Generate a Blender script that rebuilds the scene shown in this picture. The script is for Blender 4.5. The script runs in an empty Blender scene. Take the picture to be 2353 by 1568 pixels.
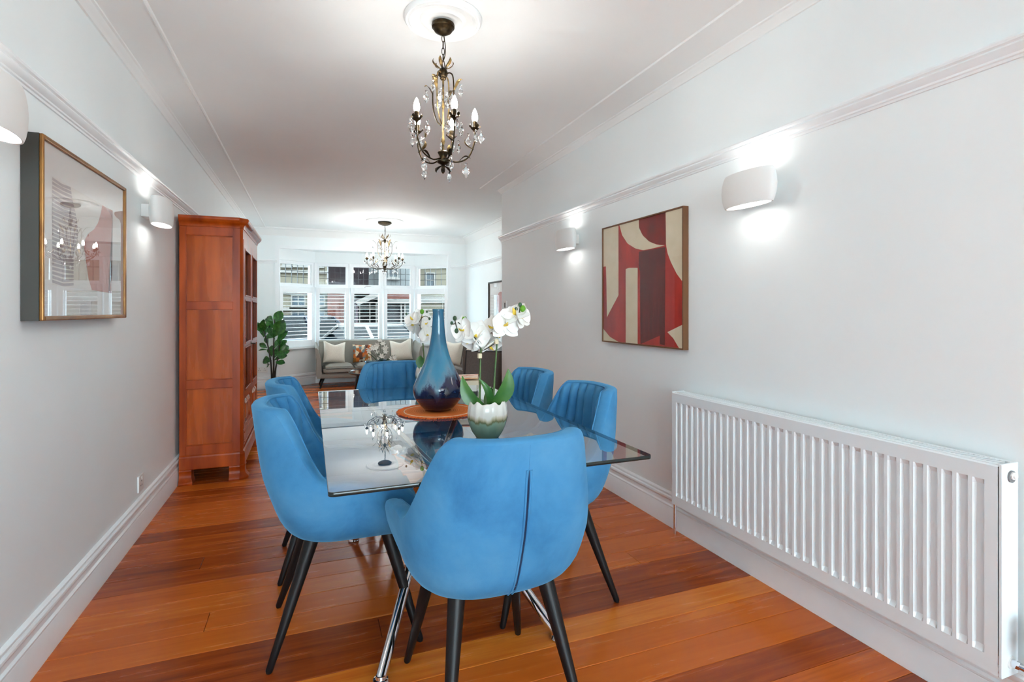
import bpy, bmesh, math, random
from mathutils import Vector, Matrix
random.seed(7)
SC = bpy.context.scene
COL = SC.collection
PI = math.pi

# ------------------------------------------------------------------ camera, world, exposure
cam_d = bpy.data.cameras.new('camera')
cam_d.sensor_width = 36.0
cam_d.lens = 36.0 * 1210.0 / 2353.0
cam_d.shift_y = -(784.0 - 714.0) / 2353.0
cam_d.clip_start = 0.05
cam_d.clip_end = 200
cam = bpy.data.objects.new('camera', cam_d)
COL.objects.link(cam)
cam.location = (0, 0, 1.2)
cam.rotation_euler = (PI / 2, 0, -math.radians(21.0))
SC.camera = cam

world = bpy.data.worlds.new('overcast_sky')
SC.world = world
world.use_nodes = True
bg = world.node_tree.nodes['Background']
bg.inputs[0].default_value = (0.715, 0.90, 1.0, 1)
bg.inputs[1].default_value = 1.0

SC.view_settings.view_transform = 'Standard'
SC.view_settings.look = 'None'
SC.view_settings.exposure = 4.15
SC.view_settings.gamma = 1.0
SC.view_settings.use_curve_mapping = False
try:
    SC.cycles.use_denoising = True
    SC.cycles.max_bounces = 9
    SC.cycles.diffuse_bounces = 7
    SC.cycles.glossy_bounces = 4
    SC.cycles.transmission_bounces = 6
    SC.cycles.use_adaptive_sampling = True
    SC.cycles.adaptive_threshold = 0.07
    SC.cycles.adaptive_min_samples = 16
    SC.cycles.transparent_max_bounces = 24
    SC.cycles.caustics_reflective = False
    SC.cycles.caustics_refractive = False
    SC.cycles.sample_clamp_indirect = 6.0
except Exception:
    pass

BULB = 11.0      # candle bulb radiance, dining room
BULB2 = 18.0    # the stronger bulbs of the living room chandelier
SCONCE = 0.5    # wall lamp diffuser radiance

def portal(name, loc, rot, sx, sy):
    d = bpy.data.lights.new(name, 'AREA')
    d.shape = 'RECTANGLE'; d.size = sx; d.size_y = sy
    d.cycles.is_portal = True
    o = bpy.data.objects.new(name, d); COL.objects.link(o)
    o.location = loc; o.rotation_euler = rot
    return o
portal('rear_glazing_daylight', (0.51, -4.56, 1.2), (PI / 2, 0, 0), 2.7, 2.4)
portal('bay_daylight', (0.9, 9.45, 1.3), (-PI / 2, 0, 0), 2.9, 1.5)

# ------------------------------------------------------------------ helpers
def lin(c):
    c = c / 255.0
    return c / 12.92 if c <= 0.04045 else ((c + 0.055) / 1.055) ** 2.4
def rgb(r, g, b):
    return (lin(r), lin(g), lin(b), 1.0)

MATS = {}
def mat(name, color=None, rough=0.5, metal=0.0, **kw):
    if name in MATS: return MATS[name]
    m = bpy.data.materials.new(name); m.use_nodes = True
    p = m.node_tree.nodes['Principled BSDF']
    if color: p.inputs['Base Color'].default_value = color
    p.inputs['Roughness'].default_value = rough
    p.inputs['Metallic'].default_value = metal
    for k, v in kw.items(): p.inputs[k].default_value = v
    MATS[name] = m
    return m
def nodes(m):
    nt = m.node_tree
    return nt, nt.nodes, nt.links, nt.nodes['Principled BSDF']
def add_noise(m, scale=8, detail=4, c1=None, c2=None, stretch=(1, 1, 1), bump=0.0, lo=0.3, hi=0.7, coord='Object', rough=None):
    nt, N, L, p = nodes(m)
    tc = N.new('ShaderNodeTexCoord'); mp = N.new('ShaderNodeMapping'); mp.inputs['Scale'].default_value = stretch
    L.new(tc.outputs[coord], mp.inputs[0])
    nz = N.new('ShaderNodeTexNoise'); nz.inputs['Scale'].default_value = scale; nz.inputs['Detail'].default_value = detail
    L.new(mp.outputs[0], nz.inputs[0])
    if c1:
        cr = N.new('ShaderNodeValToRGB')
        cr.color_ramp.elements[0].position = lo; cr.color_ramp.elements[0].color = c1
        cr.color_ramp.elements[1].position = hi; cr.color_ramp.elements[1].color = c2
        L.new(nz.outputs[0], cr.inputs[0]); L.new(cr.outputs[0], p.inputs['Base Color'])
    if bump:
        b = N.new('ShaderNodeBump'); b.inputs['Strength'].default_value = bump; b.inputs['Distance'].default_value = 0.01
        L.new(nz.outputs[0], b.inputs['Height']); L.new(b.outputs[0], p.inputs['Normal'])
    if rough:
        mr = N.new('ShaderNodeMapRange'); mr.inputs['To Min'].default_value = rough[0]; mr.inputs['To Max'].default_value = rough[1]
        L.new(nz.outputs[0], mr.inputs[0]); L.new(mr.outputs[0], p.inputs['Roughness'])
    return m

def setup_materials():
    add_noise(mat('wall_paint', rough=0.62), 3, 3, rgb(240, 246, 247), rgb(242, 248, 249), bump=0.02)
    add_noise(mat('ceiling_paint', rough=0.75), 3, 3, rgb(243, 247, 247), rgb(245, 249, 249))
    add_noise(mat('trim_white', rough=0.32), 20, 2, rgb(242, 246, 248), rgb(244, 248, 250))
    mat('lamp_plaster', rgb(232, 232, 230), 0.55)
    # floor boards: a tone attribute per board, grain along the board
    m = mat('floor_board', rough=0.2, **{'Specular IOR Level': 0.32}); nt, N, L, p = nodes(m)
    at = N.new('ShaderNodeAttribute'); at.attribute_name = 'tone'
    geo = N.new('ShaderNodeNewGeometry'); sep = N.new('ShaderNodeVectorMath'); sep.operation = 'MULTIPLY'
    sep.inputs[1].default_value = (1.6, 26, 1)
    L.new(geo.outputs['Position'], sep.inputs[0])
    off = N.new('ShaderNodeVectorMath'); off.operation = 'MULTIPLY_ADD'; off.inputs[1].default_value = (37, 53, 0)
    L.new(at.outputs['Color'], off.inputs[0]); L.new(sep.outputs[0], off.inputs[2])
    nz = N.new('ShaderNodeTexNoise'); nz.inputs['Scale'].default_value = 1.0; nz.inputs['Detail'].default_value = 7; nz.inputs['Roughness'].default_value = 0.62
    nz.inputs['Distortion'].default_value = 0.6
    L.new(off.outputs[0], nz.inputs[0])
    cr = N.new('ShaderNodeValToRGB'); e = cr.color_ramp.elements
    e[0].position = 0.0; e[0].color = rgb(122, 48, 12)
    e[1].position = 1.0; e[1].color = rgb(226, 132, 46)
    for pos, c in ((0.28, rgb(162, 72, 20)), (0.52, rgb(198, 98, 30)), (0.76, rgb(206, 106, 34))):
        q = e.new(pos); q.color = c
    ma = N.new('ShaderNodeMath'); ma.operation = 'MULTIPLY_ADD'; ma.inputs[1].default_value = 0.95; ma.inputs[2].default_value = -0.475
    L.new(nz.outputs[0], ma.inputs[0])
    ad = N.new('ShaderNodeMath'); ad.operation = 'ADD'; L.new(ma.outputs[0], ad.inputs[0])
    sx = N.new('ShaderNodeSeparateColor'); L.new(at.outputs['Color'], sx.inputs[0]); L.new(sx.outputs[0], ad.inputs[1])
    L.new(ad.outputs[0], cr.inputs[0]); L.new(cr.outputs[0], p.inputs['Base Color'])
    mr = N.new('ShaderNodeMapRange'); mr.inputs['To Min'].default_value = 0.17; mr.inputs['To Max'].default_value = 0.34
    L.new(nz.outputs[0], mr.inputs[0]); L.new(mr.outputs[0], p.inputs['Roughness'])
    bp = N.new('ShaderNodeBump'); bp.inputs['Strength'].default_value = 0.06; bp.inputs['Distance'].default_value = 0.004
    L.new(nz.outputs[0], bp.inputs['Height']); L.new(bp.outputs[0], p.inputs['Normal'])
    mat('sub_floor', rgb(60, 24, 10), 0.8)
    # velvet
    m = mat('velvet_blue', rough=0.75); nt, N, L, p = nodes(m)
    tc = N.new('ShaderNodeTexCoord')
    n1 = N.new('ShaderNodeTexNoise'); n1.inputs['Scale'].default_value = 4.0; n1.inputs['Detail'].default_value = 8; n1.inputs['Roughness'].default_value = 0.6; n1.inputs['Distortion'].default_value = 0.25
    L.new(tc.outputs['Object'], n1.inputs[0])
    cr = N.new('ShaderNodeValToRGB'); e = cr.color_ramp.elements
    e[0].position = 0.28; e[0].color = rgb(44, 105, 153); e[1].position = 0.72; e[1].color = rgb(88, 150, 192)
    q = e.new(0.5); q.color = rgb(68, 134, 182)
    L.new(n1.outputs[0], cr.inputs[0]); L.new(cr.outputs[0], p.inputs['Base Color'])
    p.inputs['Sheen Weight'].default_value = 0.55; p.inputs['Sheen Roughness'].default_value = 0.35
    p.inputs['Sheen Tint'].default_value = rgb(120, 190, 230)
    p.inputs['Specular IOR Level'].default_value = 0.15
    n2 = N.new('ShaderNodeTexNoise'); n2.inputs['Scale'].default_value = 420; n2.inputs['Detail'].default_value = 2
    L.new(tc.outputs['Object'], n2.inputs[0])
    bp = N.new('ShaderNodeBump'); bp.inputs['Strength'].default_value = 0.12; bp.inputs['Distance'].default_value = 0.002
    L.new(n2.outputs[0], bp.inputs['Height']); L.new(bp.outputs[0], p.inputs['Normal'])
    mat('pleat_shade', rgb(16, 40, 74), 0.9)
    mat('leg_black', rgb(15, 15, 17), 0.42, **{'Specular IOR Level': 0.3})
    mat('chrome', rgb(225, 226, 230), 0.06, 1.0)
    mat('rubber_black', rgb(20, 20, 20), 0.6)
    # cabinet cherry wood
    m = mat('cherry_wood', rough=0.3, **{'Specular IOR Level': 0.3}); add_noise(m, 2.2, 6, rgb(130, 44, 4), rgb(194, 84, 15), stretch=(6, 6, 0.9), lo=0.28, hi=0.74, rough=(0.24, 0.36))
    m = mat('cherry_panel', rough=0.3, **{'Specular IOR Level': 0.3}); add_noise(m, 1.6, 6, rgb(134, 48, 5), rgb(206, 98, 22), stretch=(7, 7, 0.7), lo=0.28, hi=0.74, rough=(0.2, 0.34))
    m = mat('bronze', rough=0.42, metal=0.85); add_noise(m, 60, 3, rgb(30, 25, 18), rgb(76, 60, 36), lo=0.3, hi=0.75)
    m = mat('gilt_leaf', rough=0.4, metal=0.7); add_noise(m, 50, 3, rgb(48, 39, 26), rgb(150, 122, 74), lo=0.35, hi=0.7)
    m = mat('crystal', rgb(255, 255, 255), 0.02); nt, N, L, p = nodes(m)
    p.inputs['Transmission Weight'].default_value = 1.0; p.inputs['IOR'].default_value = 1.5
    thin_glass('window_glass', (0.97, 0.99, 0.99, 1), 0.22)
    thin_glass('table_glass', (0.87, 0.93, 0.91, 1), 2.0)
    thin_glass('picture_glass', (0.99, 0.99, 0.99, 1), 0.75)
    thin_glass('art_glass', (1, 1, 1, 1), 0.35)
    thin_glass('tint_glass', (0.55, 0.75, 0.90, 1), 1.2)
    thin_glass('car_glass', (0.10, 0.17, 0.21, 1), 0.3)
    mat('glass_edge', rgb(22, 34, 34), 0.12)
    emis('bulb_glow', (1.0, 0.99, 0.94, 1), BULB)
    emis('bulb_glow_bright', (1.0, 0.99, 0.95, 1), BULB2)
    emis('sconce_glow', (1.0, 0.97, 0.92, 1), SCONCE)
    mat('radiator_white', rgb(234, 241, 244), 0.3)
    mat('vent_shade_collar', rgb(120, 120, 122), 0.7)
    mat('plastic_white', rgb(238, 238, 236), 0.35)
    mat('socket_dark', rgb(40, 40, 42), 0.5)
    mat('lead_came', rgb(58, 58, 62), 0.5)
    # vase: drip glaze
    m = mat('vase_glaze', rough=0.06); nt, N, L, p = nodes(m)
    tc = N.new('ShaderNodeTexCoord'); sp = N.new('ShaderNodeSeparateXYZ'); L.new(tc.outputs['Object'], sp.inputs[0])
    mp = N.new('ShaderNodeMapping'); mp.inputs['Scale'].default_value = (14, 14, 1.6); L.new(tc.outputs['Object'], mp.inputs[0])
    n1 = N.new('ShaderNodeTexNoise'); n1.inputs['Scale'].default_value = 1; n1.inputs['Detail'].default_value = 3; L.new(mp.outputs[0], n1.inputs[0])
    n2 = N.new('ShaderNodeTexNoise'); n2.inputs['Scale'].default_value = 260; n2.inputs['Detail'].default_value = 2; L.new(tc.outputs['Object'], n2.inputs[0])
    a1 = N.new('ShaderNodeMath'); a1.operation = 'MULTIPLY_ADD'; a1.inputs[1].default_value = -0.34; L.new(n1.outputs[0], a1.inputs[0]); L.new(sp.outputs[2], a1.inputs[2])
    a2 = N.new('ShaderNodeMath'); a2.operation = 'MULTIPLY_ADD'; a2.inputs[1].default_value = -0.035; L.new(n2.outputs[0], a2.inputs[0]); L.new(a1.outputs[0], a2.inputs[2])
    cr = N.new('ShaderNodeValToRGB'); e = cr.color_ramp.elements
    mrr = N.new('ShaderNodeMapRange'); mrr.inputs['From Min'].default_value = -0.22; mrr.inputs['From Max'].default_value = 0.30
    L.new(a2.outputs[0], mrr.inputs[0])
    e[0].position = 0.0; e[0].color = rgb(14, 18, 40); e[1].position = 1.0; e[1].color = rgb(26, 106, 142)
    for pos, c in ((0.24, rgb(16, 26, 58)), (0.31, rgb(34, 40, 76)), (0.36, rgb(96, 140, 164)), (0.44, rgb(58, 134, 166)), (0.62, rgb(34, 118, 154))):
        q = e.new(pos); q.color = c
    L.new(mrr.outputs[0], cr.inputs[0]); L.new(cr.outputs[0], p.inputs['Base Color'])
    p.inputs['Coat Weight'].default_value = 0.5; p.inputs['Coat Roughness'].default_value = 0.03
    # orchid pot: white ribs over celadon
    m = mat('pot_glaze', rough=0.12); nt, N, L, p = nodes(m)
    tc = N.new('ShaderNodeTexCoord'); sp = N.new('ShaderNodeSeparateXYZ'); L.new(tc.outputs['Object'], sp.inputs[0])
    mp = N.new('ShaderNodeMapping'); mp.inputs['Scale'].default_value = (34, 34, 5); L.new(tc.outputs['Object'], mp.inputs[0])
    n1 = N.new('ShaderNodeTexNoise'); n1.inputs['Scale'].default_value = 1; n1.inputs['Detail'].default_value = 3; L.new(mp.outputs[0], n1.inputs[0])
    a1 = N.new('ShaderNodeMath'); a1.operation = 'MULTIPLY_ADD'; a1.inputs[1].default_value = -0.05; L.new(n1.outputs[0], a1.inputs[0]); L.new(sp.outputs[2], a1.inputs[2])
    mrr = N.new('ShaderNodeMapRange'); mrr.inputs['From Min'].default_value = 0.0; mrr.inputs['From Max'].default_value = 0.1; L.new(a1.outputs[0], mrr.inputs[0])
    cr = N.new('ShaderNodeValToRGB'); e = cr.color_ramp.elements
    e[0].position = 0.0; e[0].color = rgb(112, 142, 122); e[1].position = 0.62; e[1].color = rgb(232, 230, 222)
    for pos, c in ((0.34, rgb(138, 168, 148)), (0.42, rgb(110, 116, 80)), (0.52, rgb(198, 192, 164))):
        q = e.new(pos); q.color = c
    L.new(mrr.outputs[0], cr.inputs[0]); L.new(cr.outputs[0], p.inputs['Base Color'])
    mat('soil', rgb(50, 36, 26), 0.95)
    m = mat('orchid_petal', rgb(245, 244, 240), 0.55); p = m.node_tree.nodes['Principled BSDF']; p.inputs['Subsurface Weight'].default_value = 0.15; p.inputs['Subsurface Radius'].default_value = (0.01, 0.01, 0.01)
    mat('orchid_lip', rgb(238, 206, 70), 0.5)
    add_noise(mat('orchid_stem', rough=0.45), 30, 3, rgb(58, 88, 40), rgb(92, 122, 62))
    mat('orchid_twig', rgb(62, 58, 42), 0.6)
    mat('bud_green', rgb(98, 160, 36), 0.4)
    mat('bud_dark', rgb(54, 86, 58), 0.45)
    mat('tie_cream', rgb(226, 212, 178), 0.6)
    add_noise(mat('orchid_leaf', rough=0.33), 9, 4, rgb(40, 92, 38), rgb(84, 132, 58), stretch=(1, 1, 1))
    add_noise(mat('fig_leaf', rough=0.24), 6, 4, rgb(20, 62, 26), rgb(58, 122, 44))
    mat('fig_stem', rgb(44, 40, 30), 0.7)
    mat('plant_pot', rgb(226, 218, 202), 0.6)
    # placemat
    m = mat('placemat_weave', rough=0.85); nt, N, L, p = nodes(m)
    tc = N.new('ShaderNodeTexCoord'); ln = N.new('ShaderNodeVectorMath'); ln.operation = 'LENGTH'; L.new(tc.outputs['Object'], ln.inputs[0])
    ws = N.new('ShaderNodeMath'); ws.operation = 'MULTIPLY'; ws.inputs[1].default_value = 640; L.new(ln.outputs['Value'], ws.inputs[0])
    sn = N.new('ShaderNodeMath'); sn.operation = 'SINE'; L.new(ws.outputs[0], sn.inputs[0])
    bp = N.new('ShaderNodeBump'); bp.inputs['Strength'].default_value = 0.4; bp.inputs['Distance'].default_value = 0.002
    L.new(sn.outputs[0], bp.inputs['Height']); L.new(bp.outputs[0], p.inputs['Normal'])
    p.inputs['Base Color'].default_value = rgb(240, 128, 48)
    mat('placemat_fringe', rgb(232, 112, 44), 0.9)
    mat('placemat_stitch', rgb(240, 214, 180), 0.8)
    # art
    mat('art_frame_walnut', rgb(112, 74, 44), 0.45)
    add_noise(mat('art_red', rough=0.4), 5, 7, rgb(150, 22, 20), rgb(196, 44, 30), stretch=(3, 3, 0.8), lo=0.3, hi=0.7)
    add_noise(mat('art_maroon', rough=0.4), 6, 7, rgb(80, 18, 22), rgb(112, 30, 32), stretch=(9, 9, 0.6))
    add_noise(mat('art_oxblood', rough=0.4), 6, 7, rgb(104, 18, 16), rgb(156, 34, 26), stretch=(3, 3, 1.2))
    add_noise(mat('art_cream', rough=0.45), 14, 4, rgb(222, 208, 178), rgb(230, 218, 192))
    mat('frame_black', rgb(62, 62, 58), 0.5)
    add_noise(mat('frame_gilt', rough=0.3, metal=0.5), 8, 4, rgb(120, 78, 40), rgb(168, 120, 62), stretch=(1, 1, 1))
    mat('art_paper', rgb(232, 227, 223), 0.7)
    mat('art_sheet', rgb(224, 216, 208), 0.7)
    mat('art_terracotta', rgb(190, 108, 92), 0.7)
    mat('art_rust', rgb(150, 62, 42), 0.7)
    mat('art_mauve', rgb(172, 158, 160), 0.7)
    # living room
    add_noise(mat('sofa_fabric', rough=0.85), 160, 2, rgb(142, 138, 130), rgb(152, 148, 140), bump=0.1)
    add_noise(mat('taupe_leather', rough=0.5), 60, 2, rgb(92, 82, 76), rgb(102, 92, 85), bump=0.05)
    mat('taupe_piping', rgb(40, 36, 36), 0.6)
    add_noise(mat('cushion_cream', rough=0.9), 90, 2, rgb(226, 216, 202), rgb(234, 226, 212), bump=0.15)
    m = mat('cushion_check', rough=0.9); nt, N, L, p = nodes(m)
    tc = N.new('ShaderNodeTexCoord'); mp = N.new('ShaderNodeMapping'); mp.inputs['Scale'].default_value = (21, 3, 15); L.new(tc.outputs['Object'], mp.inputs[0])
    vo = N.new('ShaderNodeTexVoronoi'); vo.distance = 'CHEBYCHEV'; vo.inputs['Scale'].default_value = 1.0; vo.inputs['Randomness'].default_value = 0.75
    L.new(mp.outputs[0], vo.inputs[0])
    sx = N.new('ShaderNodeSeparateColor'); L.new(vo.outputs['Color'], sx.inputs[0])
    cr = N.new('ShaderNodeValToRGB'); cr.color_ramp.interpolation = 'CONSTANT'; e = cr.color_ramp.elements
    e[0].position = 0; e[0].color = rgb(190, 92, 38); e[1].position = 0.85; e[1].color = rgb(226, 214, 192)
    for pos, c in ((0.2, rgb(228, 214, 188)), (0.36, rgb(204, 110, 44)), (0.5, rgb(150, 100, 40)), (0.6, rgb(120, 132, 132)), (0.72, rgb(92, 52, 36))):
        q = e.new(pos); q.color = c
    L.new(sx.outputs[0], cr.inputs[0]); L.new(cr.outputs[0], p.inputs['Base Color'])
    mat('table_dark', rgb(30, 24, 26), 0.14)
    mat('table_top_dark', rgb(48, 26, 20), 0.1)
    m = mat('box_pattern', rough=0.5); nt, N, L, p = nodes(m)
    tc = N.new('ShaderNodeTexCoord'); ck = N.new('ShaderNodeTexChecker'); ck.inputs['Scale'].default_value = 70
    ck.inputs[1].default_value = rgb(240, 238, 232); ck.inputs[2].default_value = rgb(150, 146, 138)
    L.new(tc.outputs['Object'], ck.inputs[0]); L.new(ck.outputs[0], p.inputs['Base Color'])
    mat('candle_blue', rgb(70, 140, 220), 0.3)
    mat('flower_white', rgb(246, 242, 234), 0.6)
    mat('flower_stalk', rgb(54, 84, 52), 0.6)
    mat('book_cream', rgb(222, 208, 182), 0.7); mat('book_white', rgb(226, 224, 216), 0.6); mat('book_grey', rgb(176, 178, 168), 0.6)
    mat('book_black', rgb(30, 30, 32), 0.5); mat('pages', rgb(232, 226, 210), 0.9)
    add_noise(mat('magazine_orange', rough=0.25), 14, 4, rgb(208, 84, 28), rgb(240, 190, 140), lo=0.38, hi=0.62)
    mat('print_dark', rgb(70, 70, 68), 0.7)
    # street
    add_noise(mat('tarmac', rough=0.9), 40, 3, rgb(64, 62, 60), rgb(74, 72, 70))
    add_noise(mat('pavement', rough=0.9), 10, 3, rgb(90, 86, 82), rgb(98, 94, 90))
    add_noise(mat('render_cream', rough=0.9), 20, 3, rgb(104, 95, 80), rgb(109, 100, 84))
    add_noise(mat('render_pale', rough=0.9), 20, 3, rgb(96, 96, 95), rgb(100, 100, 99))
    m = mat('brick_red', rough=0.9); nt, N, L, p = nodes(m)
    tc = N.new('ShaderNodeTexCoord'); mp = N.new('ShaderNodeMapping'); mp.inputs['Rotation'].default_value = (PI / 2, 0, 0); L.new(tc.outputs['Object'], mp.inputs[0])
    bk = N.new('ShaderNodeTexBrick'); bk.inputs['Scale'].default_value = 4.2; bk.inputs['Color1'].default_value = rgb(96, 40, 24); bk.inputs['Color2'].default_value = rgb(80, 32, 20); bk.inputs['Mortar'].default_value = rgb(92, 70, 56)
    bk.inputs['Mortar Size'].default_value = 0.015
    L.new(mp.outputs[0], bk.inputs[0]); L.new(bk.outputs[0], p.inputs['Base Color'])
    m = mat('brick_dark', rough=0.9); nt, N, L, p = nodes(m)
    tc = N.new('ShaderNodeTexCoord'); mp = N.new('ShaderNodeMapping'); mp.inputs['Rotation'].default_value = (PI / 2, 0, 0); L.new(tc.outputs['Object'], mp.inputs[0])
    bk = N.new('ShaderNodeTexBrick'); bk.inputs['Scale'].default_value = 4.2; bk.inputs['Color1'].default_value = rgb(70, 54, 60); bk.inputs['Color2'].default_value = rgb(62, 49, 56); bk.inputs['Mortar'].default_value = rgb(80, 68, 72)
    L.new(mp.outputs[0], bk.inputs[0]); L.new(bk.outputs[0], p.inputs['Base Color'])
    mat('roof_slate', rgb(72, 76, 86), 0.7)
    mat('house_trim', rgb(120, 114, 108), 0.6)
    mat('pane_dark', rgb(40, 50, 58), 0.1)
    mat('blind_grey', rgb(62, 68, 72), 0.7)
    mat('garage_dark', rgb(36, 34, 36), 0.7)
    mat('siding_grey', rgb(78, 82, 80), 0.8)
    mat('car_navy', rgb(16, 22, 36), 0.3, 0.0, **{'Coat Weight': 0.15, 'Specular IOR Level': 0.25})
    mat('car_white', rgb(112, 110, 108), 0.3, **{'Coat Weight': 0.2})
    mat('tyre', rgb(24, 24, 24), 0.8); mat('hub_silver', rgb(160, 162, 166), 0.3, 0.9)
    mat('tail_red', rgb(180, 26, 22), 0.2); mat('head_clear', rgb(220, 226, 232), 0.1)
    mat('patio_stone', rgb(196, 194, 190), 0.8)
    mat('hedge', rgb(70, 96, 58), 0.9)

def thin_glass(name, tint, gain):
    m = bpy.data.materials.new(name); m.use_nodes = True; MATS[name] = m
    nt = m.node_tree; N = nt.nodes; L = nt.links
    N.remove(N['Principled BSDF'])
    tr = N.new('ShaderNodeBsdfTransparent'); tr.inputs[0].default_value = tint
    gl = N.new('ShaderNodeBsdfGlossy'); gl.inputs['Roughness'].default_value = 0.0
    fr = N.new('ShaderNodeFresnel'); ge = N.new('ShaderNodeNewGeometry')     # same reflectance from either side of a thin sheet
    io = N.new('ShaderNodeMath'); io.operation = 'MULTIPLY_ADD'; io.inputs[1].default_value = 1 / 1.5 - 1.5; io.inputs[2].default_value = 1.5
    L.new(ge.outputs['Backfacing'], io.inputs[0]); L.new(io.outputs[0], fr.inputs[0])
    mu = N.new('ShaderNodeMath'); mu.operation = 'MULTIPLY'; mu.inputs[1].default_value = gain; mu.use_clamp = True
    mx = N.new('ShaderNodeMixShader')
    L.new(fr.outputs[0], mu.inputs[0]); L.new(mu.outputs[0], mx.inputs[0])
    L.new(tr.outputs[0], mx.inputs[1]); L.new(gl.outputs[0], mx.inputs[2])
    L.new(mx.outputs[0], N['Material Output'].inputs[0])
    return m
def emis(name, col, strength):
    m = bpy.data.materials.new(name); m.use_nodes = True; MATS[name] = m
    nt = m.node_tree; N = nt.nodes
    N.remove(N['Principled BSDF'])
    e = N.new('ShaderNodeEmission'); e.inputs[0].default_value = col; e.inputs[1].default_value = strength
    nt.links.new(e.outputs[0], N['Material Output'].inputs[0])
    return m
setup_materials()
# street colours darkened in place of a lower exposure for the bay view
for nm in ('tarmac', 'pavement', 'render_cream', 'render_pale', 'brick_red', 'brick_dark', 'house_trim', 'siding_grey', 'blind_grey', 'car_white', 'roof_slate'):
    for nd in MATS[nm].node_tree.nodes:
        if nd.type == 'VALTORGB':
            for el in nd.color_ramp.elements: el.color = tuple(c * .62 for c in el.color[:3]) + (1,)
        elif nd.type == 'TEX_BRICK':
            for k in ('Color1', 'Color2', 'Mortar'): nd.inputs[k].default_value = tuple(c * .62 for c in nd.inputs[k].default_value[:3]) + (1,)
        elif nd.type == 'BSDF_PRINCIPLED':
            nd.inputs['Base Color'].default_value = tuple(c * .62 for c in nd.inputs['Base Color'].default_value[:3]) + (1,)

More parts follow.
